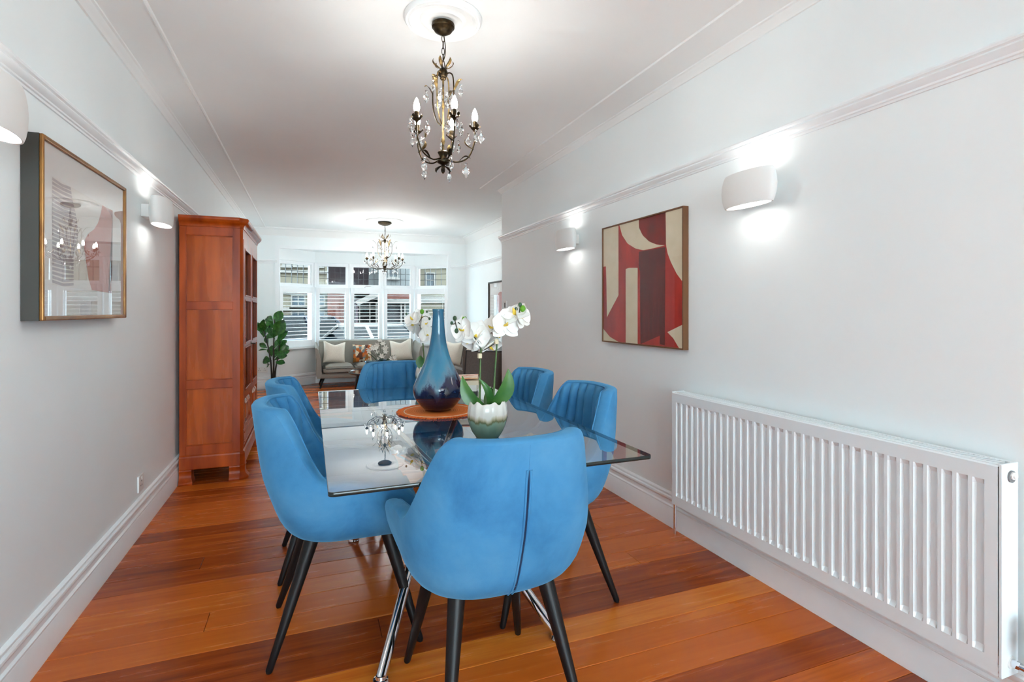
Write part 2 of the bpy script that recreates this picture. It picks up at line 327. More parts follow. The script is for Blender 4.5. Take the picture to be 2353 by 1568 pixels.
class MB:
    """collects geometry for one mesh"""
    def __init__(self): self.v = []; self.f = []; self.mi = []; self.cur = 0
    def add(self, vs, fs):
        o = len(self.v); self.v += [tuple(p) for p in vs]
        for f in fs: self.f.append(tuple(i + o for i in f)); self.mi.append(self.cur)
        return self
    def box(self, x0, x1, y0, y1, z0, z1, bev=0.0):
        if bev <= 0:
            vs = [(x, y, z) for z in (z0, z1) for y in (y0, y1) for x in (x0, x1)]
            return self.add(vs, [(0, 2, 3, 1), (4, 5, 7, 6), (0, 1, 5, 4), (2, 6, 7, 3), (0, 4, 6, 2), (1, 3, 7, 5)])
        bm = bmesh.new(); bmesh.ops.create_cube(bm, size=1.0)
        for w in bm.verts:
            w.co = Vector(((x0 + x1) / 2 + w.co.x * (x1 - x0), (y0 + y1) / 2 + w.co.y * (y1 - y0), (z0 + z1) / 2 + w.co.z * (z1 - z0)))
        bmesh.ops.bevel(bm, geom=bm.edges[:], offset=bev, segments=2, affect='EDGES', profile=0.5)
        self.bm(bm); return self
    def bm(self, bm):
        bm.verts.index_update()
        self.add([w.co[:] for w in bm.verts], [tuple(w.index for w in f.verts) for f in bm.faces]); bm.free(); return self
    def tube(self, pts, r, n=8, caps=True):
        pts = [Vector(p) for p in pts]; k = len(pts)
        rs = r if isinstance(r, (list, tuple)) else [r] * k
        vs = []; up = None
        for i, p in enumerate(pts):
            t = (pts[min(i + 1, k - 1)] - pts[max(i - 1, 0)])
            if t.length < 1e-9: t = Vector((0, 0, 1))
            t.normalize()
            if up is None: up = t.orthogonal().normalized()
            else:
                up = up - t * up.dot(t)
                up = up.normalized() if up.length > 1e-6 else t.orthogonal().normalized()
            b = t.cross(up)
            for j in range(n):
                a = 2 * PI * j / n
                vs.append(p + (up * math.cos(a) + b * math.sin(a)) * rs[i])
        fs = [(i * n + j, i * n + (j + 1) % n, (i + 1) * n + (j + 1) % n, (i + 1) * n + j) for i in range(k - 1) for j in range(n)]
        if caps: fs += [tuple(range(n - 1, -1, -1)), tuple(range((k - 1) * n, k * n))]
        return self.add(vs, fs)
    def lathe(self, prof, c=(0, 0, 0), n=24, sx=1.0, sy=1.0, closed=False, wav=None):
        vs = []; k = len(prof)
        for i, (r, z) in enumerate(prof):
            for j in range(n):
                a = 2 * PI * j / n; rr = r * (wav(a, i) if wav else 1)
                vs.append((c[0] + rr * math.cos(a) * sx, c[1] + rr * math.sin(a) * sy, c[2] + z))
        fs = [(i * n + j, i * n + (j + 1) % n, (i + 1) * n + (j + 1) % n, (i + 1) * n + j) for i in range(k - 1) for j in range(n)]
        if closed: fs += [((k - 1) * n + j, (k - 1) * n + (j + 1) % n, (j + 1) % n, j) for j in range(n)]
        else:
            if prof[0][0] > 1e-5: fs.append(tuple(range(n - 1, -1, -1)))
            if prof[-1][0] > 1e-5: fs.append(tuple(range((k - 1) * n, k * n)))
        return self.add(vs, fs)
    def prism(self, poly, h0, h1, fn):
        """poly of (a,b) extruded from h0 to h1; fn(a,b,h)->xyz"""
        n = len(poly)
        vs = [fn(a, b, h0) for a, b in poly] + [fn(a, b, h1) for a, b in poly]
        fs = [tuple(range(n - 1, -1, -1)), tuple(range(n, 2 * n))] + [(i, (i + 1) % n, (i + 1) % n + n, i + n) for i in range(n)]
        return self.add(vs, fs)
    def grid(self, rows):
        m = len(rows[0]); vs = [p for r in rows for p in r]
        return self.add(vs, [(i * m + j, i * m + j + 1, (i + 1) * m + j + 1, (i + 1) * m + j) for i in range(len(rows) - 1) for j in range(m - 1)])
    def sphere(self, c, r, seg=12, ring=8, s=(1, 1, 1)):
        prof = [(math.sin(PI * i / ring) * r, -math.cos(PI * i / ring) * r) for i in range(ring + 1)]
        vs = []; n = seg
        for rr, z in prof:
            for j in range(n):
                a = 2 * PI * j / n; vs.append((c[0] + rr * math.cos(a) * s[0], c[1] + rr * math.sin(a) * s[1], c[2] + z * s[2]))
        return self.add(vs, [(i * n + j, i * n + (j + 1) % n, (i + 1) * n + (j + 1) % n, (i + 1) * n + j) for i in range(ring) for j in range(n)])
    def mesh(self, name, mats, smooth=None):
        me = bpy.data.meshes.new(name)
        me.from_pydata(self.v, [], self.f)
        for mm in (mats if isinstance(mats, (list, tuple)) else [mats]): me.materials.append(MATS[mm])
        if any(self.mi): me.polygons.foreach_set('material_index', self.mi)
        bm = bmesh.new(); bm.from_mesh(me)
        bmesh.ops.remove_doubles(bm, verts=bm.verts, dist=1e-6)
        bmesh.ops.recalc_face_normals(bm, faces=bm.faces)
        bm.to_mesh(me); bm.free()
        if smooth:
            me.polygons.foreach_set('use_smooth', [True] * len(me.polygons))
            me.set_sharp_from_angle(angle=math.radians(smooth))
        return me

def origin_of(o):
    v = Vector((0, 0, 0))
    while o is not None: v += o.location; o = o.parent
    return v
def obj(name, mb, mats, parent=None, smooth=None, world=False, me=None):
    """one mesh object; world=True: coordinates are world ones, the parents only carry offsets"""
    if me is None:
        if world and parent is not None:
            off = origin_of(parent)
            mb.v = [(p[0] - off.x, p[1] - off.y, p[2] - off.z) for p in mb.v]
        me = mb.mesh(name, mats, smooth)
    o = bpy.data.objects.new(name, me); COL.objects.link(o); o.parent = parent
    return o
def tag(o, label=None, cat=None, group=None, kind=None):
    if label: o['label'] = label
    if cat: o['category'] = cat
    if group: o['group'] = group
    if kind: o['kind'] = kind
    return o
def thing(name, label, cat, loc=(0, 0, 0), rz=0.0, group=None):
    o = bpy.data.objects.new(name, None); COL.objects.link(o); o.empty_display_size = 0.1
    o.location = loc; o.rotation_euler = (0, 0, rz)
    return tag(o, label, cat, group)
def struct_empty(name, loc=(0, 0, 0), rz=0.0, label=None):
    o = bpy.data.objects.new(name, None); COL.objects.link(o); o.empty_display_size = 0.1
    o.location = loc; o.rotation_euler = (0, 0, rz)
    return tag(o, label, kind='structure')
def struct(name, mb, mats, label, smooth=None):
    return tag(obj(name, mb, mats, None, smooth), label, kind='structure')
def copy_tree(o, parent=None):
    c = o.copy(); COL.objects.link(c); c.parent = parent
    for ch in list(o.children): copy_tree(ch, c)
    return c
def lerp(a, b, t): return a + (b - a) * t
def keys(tab, x):
    if x <= tab[0][0]: return tab[0][1:]
    for a, b in zip(tab, tab[1:]):
        if x <= b[0]:
            t = (x - a[0]) / (b[0] - a[0]); t = t * t * (3 - 2 * t) if False else t
            return tuple(lerp(p, q, t) for p, q in zip(a[1:], b[1:]))
    return tab[-1][1:]

# ------------------------------------------------------------------ the room
XL, XR, XR2 = -0.865, 1.885, 2.55        # left wall, dining wall, living room right wall
YR, YC, YF = -4.60, 5.21, 8.87           # rear glazing, end of dining wall, front wall
ZC = 2.47
BAY = [(-0.45, 8.87), (0.08, 9.28), (0.63, 9.28), (1.18, 9.28), (1.72, 9.28), (2.23, 8.87)]
SILL, HEAD, BAYC = 0.62, 1.99, 2.17
ZG0 = -.60

struct('floor', MB().box(XL - .1, XR2 + .1, YR - .1, 9.5, -.14, -.0125), 'sub_floor', 'dark underlay below the floor boards of both rooms')
FLOOR = bpy.data.objects['floor']
tag(FLOOR, 'polished reddish brown timber board floor running through both rooms')
def board_mesh(x0, x1, y0, y1, tone, mb=None):
    own = mb is None
    if own: mb = MB()
    g = 0.0007; b = 0.0016
    X0, X1, Y0, Y1 = x0 + g, x1 - g, y0 + g, y1 - g
    z = random.uniform(-0.0004, 0.0004)
    vs = [(X0, Y0, -.012), (X1, Y0, -.012), (X1, Y1, -.012), (X0, Y1, -.012),
          (X0, Y0, z - b), (X1, Y0, z - b), (X1, Y1, z - b), (X0, Y1, z - b),
          (X0 + b, Y0 + b, z), (X1 - b, Y0 + b, z), (X1 - b, Y1 - b, z), (X0 + b, Y1 - b, z)]
    fs = [(8, 9, 10, 11)]
    for i in range(4):
        j = (i + 1) % 4
        fs += [(i, j, j + 4, i + 4), (i + 4, j + 4, j + 8, i + 8)]
    mb.add(vs, fs)
    mb.tones = getattr(mb, 'tones', []) + [tone] * 12
    return mb
def finish_board(mb, name, parent):
    me = bpy.data.meshes.new(name); me.from_pydata(mb.v, [], mb.f); me.materials.append(MATS['floor_board'])
    ca = me.color_attributes.new('tone', 'FLOAT_COLOR', 'POINT')
    for i, t in enumerate(mb.tones): ca.data[i].color = (t[0], t[1], t[2], 1)
    o = bpy.data.objects.new(name, me); COL.objects.link(o); o.parent = parent
    return o
rf = random.Random(21)
far_mb = MB(); far_mb.tones = []
y = YR; BW = 0.137
while y < 9.27:
    y1 = min(y + BW, 9.27)
    xa, xb = XL + .004, (XR if y1 < YC else XR2) - .004
    if y > YF - .13:                      # inside the bay
        k = (y1 - YF) / 0.41
        xa, xb = -0.45 + 0.53 * k, 2.23 - 0.51 * k
    cuts = [xa]
    x = xa + rf.uniform(0.3, 2.6)
    while x < xb - 0.35: cuts.append(x); x += rf.uniform(1.3, 2.9)
    cuts.append(xb)
    for a, b in zip(cuts, cuts[1:]):
        tv = min(0.95, max(0.05, rf.gauss(0.46, 0.20)))
        tone = (tv, rf.random(), rf.random())
        if 0.5 < y < 5.6: finish_board(board_mesh(a, b, y, y1, tone), 'floor_board', FLOOR)
        else: board_mesh(a, b, y, y1, tone, far_mb)
    y = y1
fb = finish_board(far_mb, 'distant_floor_boards', FLOOR); fb['kind'] = 'stuff'

struct('wall_left', MB().box(XL - .12, XL, YR - .1, YF + .1, -.14, ZC + .1), 'wall_paint', 'plain white wall on the left with picture rail')
struct('wall_right', MB().box(XR, XR2 + .12, YR - .1, YC, -.14, ZC + .1), 'wall_paint', 'plain white dining wall on the right above the radiator')
struct('wall_right_living', MB().box(XR2, XR2 + .12, YC, YF + .1, -.14, ZC + .1), 'wall_paint', 'white right wall of the far living room')
mb = MB()
mb.box(XL - .12, BAY[0][0], YF, YF + .12, -.14, ZC + .1)
mb.box(BAY[-1][0], XR2 + .12, YF, YF + .12, -.14, ZC + .1)
mb.box(BAY[0][0], BAY[-1][0], YF, YF + .12, BAYC, ZC + .1)
struct('wall_front', mb, 'wall_paint', 'white front wall around the bay opening')
struct('ceiling', MB().box(XL - .12, XR2 + .12, YR - .1, YF + .12, ZC, ZC + .12), 'ceiling_paint', 'plain white plaster ceiling over both rooms')
bo = [(-0.60, 8.93), (0.02, 9.42), (1.78, 9.42), (2.38, 8.93)]
struct('ceiling_bay', MB().prism(bo, BAYC, BAYC + .14, lambda a, b, h: (a, b, h)), 'ceiling_paint', 'low white ceiling inside the window bay')

def sweep(path, prof, side=1):
    """sweep a wall moulding: path of (x,y) points, prof of (offset from wall, z); offset to the left (side=1) of the path"""
    mb = MB(); n = len(path); rows = []
    dirs = []
    for i in range(n):
        d0 = (Vector(path[i]) - Vector(path[i - 1])).normalized() if i > 0 else None
        d1 = (Vector(path[i + 1]) - Vector(path[i])).normalized() if i < n - 1 else None
        if d0 is None: nn = Vector((-d1.y, d1.x))
        elif d1 is None: nn = Vector((-d0.y, d0.x))
        else:
            n0 = Vector((-d0.y, d0.x)); n1 = Vector((-d1.y, d1.x)); s = (n0 + n1)
            nn = s / max(0.2, s.dot(n0))
        dirs.append(nn * side)
    for (o, z) in prof: rows.append([(path[i][0] + dirs[i].x * o, path[i][1] + dirs[i].y * o, z) for i in range(n)])
    mb.grid(rows)
    k = len(prof); m = n
    mb.add([rows[j][0] for j in range(k)], [tuple(range(k))]); mb.add([rows[j][-1] for j in range(k)], [tuple(range(k))])
    mb.grid([rows[-1], rows[0]])
    return mb
SK = [(0, 0), (.021, 0), (.021, .104), (.019, .108), (.021, .111), (.021, .117), (.015, .121), (.013, .124), (.013, .143), (.017, .147), (.021, .152), (.022, .158), (.020, .164), (.013, .167), (.011, .170), (.014, .174), (.013, .180), (.006, .186), (0, .188)]
RL = [(0, 1.918), (.006, 1.919), (.008, 1.926), (.013, 1.929), (.013, 1.936), (.022, 1.944), (.028, 1.955), (.025, 1.961), (.032, 1.966), (.034, 1.973), (.030, 1.980), (.012, 1.984), (0, 1.984)]
CO = [(0, ZC - .046), (.010, ZC - .046), (.013, ZC - .040), (.022, ZC - .034), (.040, ZC - .018), (.050, ZC - .016), (.052, ZC - .010), (.120, ZC - .007), (.226, ZC - .005), (.232, ZC - .010), (.240, ZC - .009), (.243, ZC), (0, ZC)]
CO2 = [(0, ZC - .115), (.008, ZC - .115), (.012, ZC - .105), (.030, ZC - .085), (.060, ZC - .040), (.080, ZC - .022), (.100, ZC - .018), (.104, ZC - .008), (.120, ZC - .006), (.122, ZC), (0, ZC)]
pl = [(XL, YF), (XL, YR)]
def trims(tag_prefix, prof, mname, desc):
    pass
struct('baseboard_left', sweep([(XL, YR), (XL, YF), (BAY[0][0], YF)], SK, -1), 'trim_white', 'tall moulded white skirting board along the left wall', 30)
struct('baseboard_right', sweep([(XR, YR), (XR, YC), (XR2, YC)], SK, 1), 'trim_white', 'tall moulded white skirting board below the radiator', 30)
struct('baseboard_bay', sweep(BAY, SK, -1), 'trim_white', 'moulded white skirting board following the bay', 30)
struct('baseboard_living', sweep([(BAY[-1][0], YF), (XR2, YF), (XR2, YC)], SK, -1), 'trim_white', 'moulded white skirting board in the far living room', 30)
struct('trim_1', sweep([(XL, YR), (XL, YF), (BAY[0][0] - .02, YF)], RL, -1), 'trim_white', 'ribbed white picture rail along the left wall', 30)
struct('trim_2', sweep([(XR, YR), (XR, YC), (XR2, YC)], RL, 1), 'trim_white', 'ribbed white picture rail along the right dining wall', 30)
struct('trim_3', sweep([(BAY[-1][0] + .02, YF), (XR2, YF), (XR2, YC)], RL, -1), 'trim_white', 'white picture rail around the far living room corner', 30)
struct('trim_4', sweep([(XL, YR), (XL, YF)], CO, -1), 'ceiling_paint', 'wide flat white cornice along the left ceiling edge', 30)
struct('trim_5', sweep([(XR, YR), (XR, YC)], CO, 1), 'ceiling_paint', 'wide flat white cornice along the right ceiling edge', 30)
struct('trim_6', sweep([(XL, YF), (XR2, YF), (XR2, YC)], CO2, -1), 'ceiling_paint', 'white coved cornice of the far living room', 30)
struct('ceiling_bay_shade_roof', MB().prism([(-1.15, 9.0), (-.25, 9.95), (2.05, 9.95), (2.95, 9.0)], BAYC + .14, BAYC + .20, lambda a, b, h: (a, b, h)), 'roof_slate', 'unseen slate roof added with deep eaves to shade the window bay')  # unseen overhang added to keep overhead sky off the shutters
mb = MB(); mb.box(-9, 11, YF, YF + .12, ZC + .12, 8.2); mb.box(-9, XL - .12, YF, YF + .12, ZG0, ZC + .12); mb.box(XR2 + .12, 11, YF, YF + .12, ZG0, ZC + .12)
struct('wall_facade_sky_block', mb, 'brick_red', 'unseen house front added above and beside the bay to block sky light')  # unseen front added to cut the sky light reaching the street
# architrave of the bay opening
mb = MB()
for x0, x1 in ((BAY[0][0] - .05, BAY[0][0] + .012), (BAY[-1][0] - .012, BAY[-1][0] + .05)): mb.box(x0, x1, YF - .018, YF + .02, .19, BAYC - .0122)
mb.box(BAY[0][0] - .05, BAY[-1][0] + .05, YF - .018, YF + .02, BAYC - .012, BAYC + .05)
struct('trim_7', mb, 'trim_white', 'flat white architrave framing the bay opening')

# bay walls, windows and shutters, facet by facet
shutter_words = ['leftmost angled panel of the bay', 'panel left of the middle, behind the cream cushion', 'middle panel, below the lever handle', 'panel right of the middle', 'rightmost angled panel of the bay, behind the orchid']
BAY_ROOT = []
for i in range(5):
    P0, P1 = Vector(BAY[i]), Vector(BAY[i + 1]); w = (P1 - P0).length; mid = (P0 + P1) / 2
    ang = math.atan2(P1.y - P0.y, P1.x - P0.x); h = w / 2
    ext0 = .07 if i in (0, 1) else 0.0; ext1 = .07 if i in (3, 4) else 0.0
    wl = struct_empty('wall_bay_%d' % (i + 1), (mid.x, mid.y, 0), ang, 'white plaster below and above a bay window')
    mb = MB(); mb.box(-h - ext0 * .4, h + ext1 * .4, 0, .14, -.14, SILL); obj('lower_wall', mb, 'wall_paint', wl)
    mb = MB(); mb.box(-h - ext0 * .4, h + ext1 * .4, 0, .14, HEAD, BAYC + .02); obj('upper_wall', mb, 'wall_paint', wl)
    wn = struct_empty('window_%d' % (i + 1), (mid.x, mid.y, 0), ang, 'white bay window with leaded top light, facet %s' % ('left', 'left of middle', 'middle', 'right of middle', 'right')[i])
    mb = MB()
    fw = .042
    mb.box(-h - .002, -h + fw, .035, .115, SILL, HEAD); mb.box(h - fw, h + .002, .035, .115, SILL, HEAD)
    mb.box(-h + fw, h - fw, .035, .115, HEAD - .03, HEAD); mb.box(-h + fw, h - fw, .03, .12, 1.565, 1.615)
    mb.box(-h + fw, h - fw, .035, .115, SILL, SILL + .05)
    obj('window_frame', mb, 'trim_white', wn)
    mb = MB(); s = .022
    x0, x1 = -h + fw, h - fw
    for (za, zb) in ((1.615, HEAD - .03),):
        mb.box(x0, x0 + s, .05, .095, za, zb); mb.box(x1 - s, x1, .05, .095, za, zb); mb.box(x0 + s, x1 - s, .05, .095, za, za + s); mb.box(x0 + s, x1 - s, .05, .095, zb - s, zb)
    obj('top_light_sash', mb, 'trim_white', wn)
    tx0, tx1, tz0, tz1 = x0 + s, x1 - s, 1.615 + s, HEAD - .03 - s
    obj('top_light_pane', MB().box(tx0, tx1, .07, .074, tz0, tz1), 'window_glass', wn)
    mb = MB()
    for k in range(1, 5): xx = lerp(tx0, tx1, k / 5); mb.box(xx - .003, xx + .003, .066, .078, tz0, tz1)
    for k in range(1, 3): zz = lerp(tz0, tz1, k / 3); mb.box(tx0, tx1, .0665, .0775, zz - .003, zz + .003)
    obj('lead_came', mb, 'lead_came', wn)
    mb = MB(); mb.box(x0, x0 + .03, .06, .1, SILL + .05, 1.565); mb.box(x1 - .03, x1, .06, .1, SILL + .05, 1.565); mb.box(x0 + .03, x1 - .03, .06, .1, SILL + .05, SILL + .08); mb.box(x0 + .03, x1 - .03, .06, .1, 1.54, 1.565)
    obj('lower_sash', mb, 'trim_white', wn)
    obj('lower_pane', MB().box(x0 + .03, x1 - .03, .078, .082, SILL + .08, 1.54), 'window_glass', wn)
    mb = MB(); mb.box(-h - .01, h + .01, -.05, .035, SILL - .03, SILL, .004); obj('window_sill', mb, 'trim_white', wn)
    if i == 2:
        mb = MB(); mb.box(-.05, -.02, .015, .03, 1.585, 1.6); mb.tube([(-.035, .018, 1.592), (-.03, -.012, 1.6), (.0, -.02, 1.612), (.04, -.02, 1.614), (.075, -.018, 1.612)], [.006, .006, .006, .005, .004], 8)
        obj('window_handle', mb, 'chrome', wn, 40)
    # plantation shutter
    sh = thing('window_shutter', 'white louvred shutter, ' + shutter_words[i], 'shutter', (mid.x, mid.y, 0), ang, 'shutters across the bay window')
    t0, t1 = SILL + .004, 1.585; st = .058
    X0, X1 = -h + .012, h - .012
    for nm, bx in (('stile', (X0, X0 + st, t0, t1)), ('stile', (X1 - st, X1, t0, t1)), ('rail', (X0 + st, X1 - st, t0, t0 + .10)), ('rail', (X0 + st, X1 - st, t1 - .10, t1))):
        obj(nm, MB().box(bx[0], bx[1], -.012, .018, bx[2], bx[3], .003), 'trim_white', sh)
    la, lb = t0 + .10, t1 - .10; NL = 13; pitch = (lb - la) / NL
    lm = None
    for k in range(NL):
        zc = la + pitch * (k + .5)
        if lm is None:
            mbl = MB(); q = 10; Lw = (X1 - X0) / 2 - st - .001; hw = .027; th = .0034
            prof = [(math.cos(2 * PI * a / q) * hw, math.sin(2 * PI * a / q) * th) for a in range(q)]
            tl = math.radians(0)
            prof = [(a * math.cos(tl) - b * math.sin(tl), a * math.sin(tl) + b * math.cos(tl)) for a, b in prof]
            mbl.prism(prof, -Lw, Lw, lambda a, b, hh: (hh, a, b))
            lm = mbl.mesh('louvre', 'trim_white', 50)
        lo = obj('louvre', None, None, sh, me=lm); lo.location = (0, .003, zc)
    obj('tilt_rod', MB().tube([(X1 - st - .02, -.03, la + .02), (X1 - st - .02, -.03, lb - .02)], .004, 6), 'trim_white', sh)
# corner posts of the bay
mb = MB()
for (x, yy) in BAY[1:-1]: mb.tube([(x, yy + .06, SILL - .01), (x, yy + .06, BAYC)], .034, 10)
struct('trim_8', mb, 'trim_white', 'white posts between the bay window facets', 40)

# rear glazed doors behind the camera (daylight)
wn = struct_empty('window_6', (0.51, YR, 0), 0, 'white framed glazed garden doors behind the viewer')
mb = MB()
for x in (-1.375, -.70, -.02, .66, 1.335): mb.box(x, x + .04, -.04, .03, 0, ZC)
mb.box(-1.375, 1.375, -.04, .03, ZC - .07, ZC); mb.box(-1.375, 1.375, -.04, .03, -.05, .07)
obj('door_frame', mb, 'trim_white', wn)
for k in range(4): obj('door_pane', MB().box(-1.335 + k * .68, -.70 + k * .68, -.008, -.004, .07, ZC - .07), 'window_glass', wn)

# ceiling roses
def rose(name, x, y, R, label):
    p = [(R, 0), (R, -.010), (R * .95, -.020), (R * .90, -.016), (R * .86, -.022), (R * .80, -.020), (R * .76, -.010), (R * .60, -.010), (R * .56, -.018), (R * .50, -.020), (R * .46, -.014), (R * .22, -.016), (R * .18, -.024), (0.0, -.026)]
    struct(name, MB().lathe(p, (x, y, ZC), 56), 'ceiling_paint', label, 50)
rose('trim_9', .541, 2.245, .168, 'round white plaster ceiling rose above the dining table')
rose('trim_10', .99, 7.6, .26, 'round white plaster ceiling rose in the far living room')

# ------------------------------------------------------------------ dining chairs
def chair_proto():
    root = thing('dining_chair', 'x', 'chair')
    W = [(.385, .150, .130, .200), (.394, .182, .158, .222), (.403, .203, .176, .238), (.414, .222, .193, .252), (.428, .238, .208, .264), (.446, .252, .221, .274), (.470, .265, .234, .284), (.50, .275, .246, .292), (.56, .287, .268, .300), (.61, .286, .284, .300), (.66, .281, .294, .300), (.70, .275, .301, .300), (.76, .266, .309, .300), (.82, .257, .317, .300), (.845, .249, .320, .300), (.87, .236, .324, .300)]
    path = []    # (a, b, rim height, forward flag)
    nf, nb = 9, 150
    def rim_side(g): return .615 - .045 * g - (.060 * ((g - .72) / .28) ** 2.2 if g > .72 else 0)
    for i in range(nf): g = 1 - i / nf; path.append((-1, .80 * g, rim_side(g), g))
    for i in range(nb + 1):
        ph = -PI / 2 + PI * i / nb; ex = 2 / 2.7
        a = math.copysign(abs(math.sin(ph)) ** ex, math.sin(ph)); b = -abs(math.cos(ph)) ** ex
        q = abs(ph) / (PI / 2)
        s = min(1, max(0, (q - .52) / .40)); s = s * s * (3 - 2 * s)
        path.append((a, b, lerp(.862 - .012 * q * q, .615, s), 10 - ph))
    for i in range(1, nf + 1): g = i / nf; path.append((1, .80 * g, rim_side(g), g))
    def pt(a, b, z, inset=0.0):
        w, d, fr = keys(W, z)
        bx = a * (w - inset); by = b * ((d - inset) if b < 0 else fr)
        return (bx, by, z)
    TH = .046
    def taper(g): return TH if g < .8 or g > 5 else TH * math.sqrt(max(0.03, 1 - ((g - .8) / .2) ** 2))
    M = 16
    def zrow(h, j): return lerp(h, .50, j / 10) if j <= 10 else (.50, .470, .446, .428, .414, .403, .394, .385)[j - 10]
    M = 17
    rows = [[pt(a, b, zrow(h, j)) for (a, b, h, g) in path] for j in range(M + 1)]
    mb = MB(); mb.grid(rows)
    n = len(path); mb.add(rows[-1], [tuple(range(n))])
    front_l = [r[0] for r in rows]; front_r = [r[-1] for r in rows]
    obj('shell', mb, 'velvet_blue', root, 50)
    # upholstered inner face with gathers, rolled over the rim
    M2 = 34; rows = []
    roll = []
    for k in range(0, 6):
        t = k / 6; roll.append([(lambda p: (p[0], p[1], p[2] + .010 * math.sin(PI * t)))(pt(a, b, h, taper(g) * .5 * (1 - math.cos(PI * t)))) for (a, b, h, g) in path])
    rows += roll
    for j in range(M2 + 1):
        r = []
        for (a, b, h, g) in path:
            z = lerp(h, .455, j / M2)
            th = taper(g)
            if b < 0:
                back = max(0, min(1, (-b - .35) / .4))
                gg = g - 10; k = abs(math.sin(gg * 12.5 + .5 * math.sin(9 * z + 3 * gg))) ** .5
                mask = max(0, min(1, (z - .655) / .03)) * max(0, min(1, (h - z) / .02))
                th += back * (.028 * (k - .55)) * mask + back * .012 * max(0, min(1, (h - z) / .05))
                th -= back * .010 * math.exp(-((z - .65) / .007) ** 2)
                th += back * .016 * max(0, min(1, (.64 - z) / .1))
            r.append(pt(a, b, z, th))
        rows.append(r)
    mb = MB(); mb.grid(rows); obj('backrest', mb, 'velvet_blue', root, 55)
    # arm ends
    mb = MB()
    for idx in (0, -1):
        a, b, h, g = path[idx]
        o = [pt(a, b, zrow(h, j)) for j in range(M + 1)]
        i_ = [pt(a, b, max(.455, zrow(h, j)), taper(g)) for j in range(M + 1)]
        mb.grid([o, [((p[0] + q[0]) / 2, max(p[1], q[1]) + .004, (p[2] + q[2]) / 2) for p, q in zip(o, i_)], i_])
    obj('arm_end', mb, 'velvet_blue', root, 60)
    # seat: base block and cushion
    bm = bmesh.new(); bmesh.ops.create_cube(bm, size=1)
    for v in bm.verts: v.co = Vector((v.co.x * .44, v.co.y * .42 + .050, v.co.z * .060 + .478))
    bmesh.ops.bevel(bm, geom=bm.edges[:], offset=.026, segments=4, affect='EDGES')
    for v in bm.verts:
        if v.co.z > .48: v.co.z += .014 * max(0, 1 - (v.co.x / .25) ** 2) * max(0, 1 - ((v.co.y - .02) / .25) ** 2)
    mb = MB().bm(bm); st_ = obj('seat', mb, 'velvet_blue', root, 60)
    obj('seat_base', MB().box(-.14, .14, -.10, .19, .387, .455, .008), 'velvet_blue', st_, 40)
    # rim piping
    mb = MB(); mb.tube([(lambda p: (p[0], p[1], p[2] + .003))(pt(a, b, h, taper(g))) for (a, b, h, g) in path[2:-2]], .0032, 6)
    obj('rim_piping', mb, 'velvet_blue', root, 60)
    # centre back pleat: dark strip painted for the shade inside its slit
    zs = [.79 - .385 * k / 14 for k in range(15)]
    cl = [pt(0, -1, z) for z in zs]
    mb = MB(); mb.grid([[(sx * .0032 * min(1, k * .5 + .1), p[1] - .0012, p[2]) for k, p in enumerate(cl)] for sx in (-1, 1)])
    pg = obj('back_pleat_shade', mb, 'pleat_shade', root)
    mb = MB()
    for sx in (-1, 1): mb.tube([(sx * .006, p[1] - .0005, p[2]) for p in cl], .0035, 6)
    mb.tube([(0, pt(0, -1, z)[1], z) for z in (.856, .84, .82, .79)], .0012, 5)
    obj('pleat_edge', mb, 'velvet_blue', pg, 60)
    for sx in (-1, 1):
        for sy in (-1, 1):
            top = Vector((sx * .135, sy * .125 + .01, .410)); bot = Vector((sx * .205, sy * .25, 0.0))
            mb = MB(); d = (bot - top)
            mb.tube([top, top + d * .25, top + d * .7, bot + Vector((0, 0, .006)), bot], [.026, .022, .0155, .0115, .009], 14)
            lg = obj('leg', mb, 'leg_black', root, 40)
    mb = MB().box(-.13, .13, -.11, .14, .379, .388, .003); obj('base_plate', mb, 'leg_black', root)
    return root
chair = chair_proto()
spots = [  # x, y, angle (local +y = the way the sitter faces)
    (.520, 1.560, 0.02, 'blue velvet dining chair at the near table end, its back to the viewer'),
    (.128, 2.115, -PI / 2 - .02, 'blue velvet dining chair on the left table side, the nearer one'),
    (.128, 2.715, -PI / 2, 'blue velvet dining chair on the left table side, beside the cabinet'),
    (.930, 2.075, PI / 2, 'blue velvet dining chair on the right table side, nearer the radiator'),
    (.930, 2.700, PI / 2 + .02, 'blue velvet dining chair on the right table side, the farther one'),
    (.520, 3.200, PI, 'blue velvet dining chair at the far table end, facing the viewer')]
for k, (x, y, a, lab) in enumerate(spots):
    c = chair if k == 0 else copy_tree(chair)
    c.location = (x, y, 0); c.rotation_euler = (0, 0, a)
    tag(c, lab, 'chair', 'dining chairs around the glass table')

# ------------------------------------------------------------------ glass table
T = thing('dining_table', 'rectangular clear glass dining table on crossed chrome legs', 'table', (.53, 2.295, 0))
def rrect(w, d, r, n=6):
    out = []
    for cx, cy, a0 in ((w - r, d - r, 0), (-w + r, d - r, PI / 2), (-w + r, -d + r, PI), (w - r, -d + r, 3 * PI / 2)):
        for k in range(n + 1): a = a0 + PI / 2 * k / n; out.append((cx + r * math.cos(a), cy + r * math.sin(a)))
    return out
pg = rrect(.487, .893, .014); n = len(pg)
mb = MB(); mb.add([(a, b, .7405) for a, b in pg], [tuple(range(n))]); obj('glass_top', mb, 'table_glass', T)
mb = MB()
for r0, r1, z0, z1 in ((0, .0015, .7405, .739), (.0015, .0015, .739, .7295), (.0015, 0, .7295, .728)):
    pa, pb = rrect(.487 - .0015 + r0, .893 - .0015 + r0, .014), rrect(.487 - .0015 + r1, .893 - .0015 + r1, .014)
    A = [(a, b, z0) for a, b in pa]; B = [(a, b, z1) for a, b in pb]
    mb.grid([A + [A[0]], B + [B[0]]])
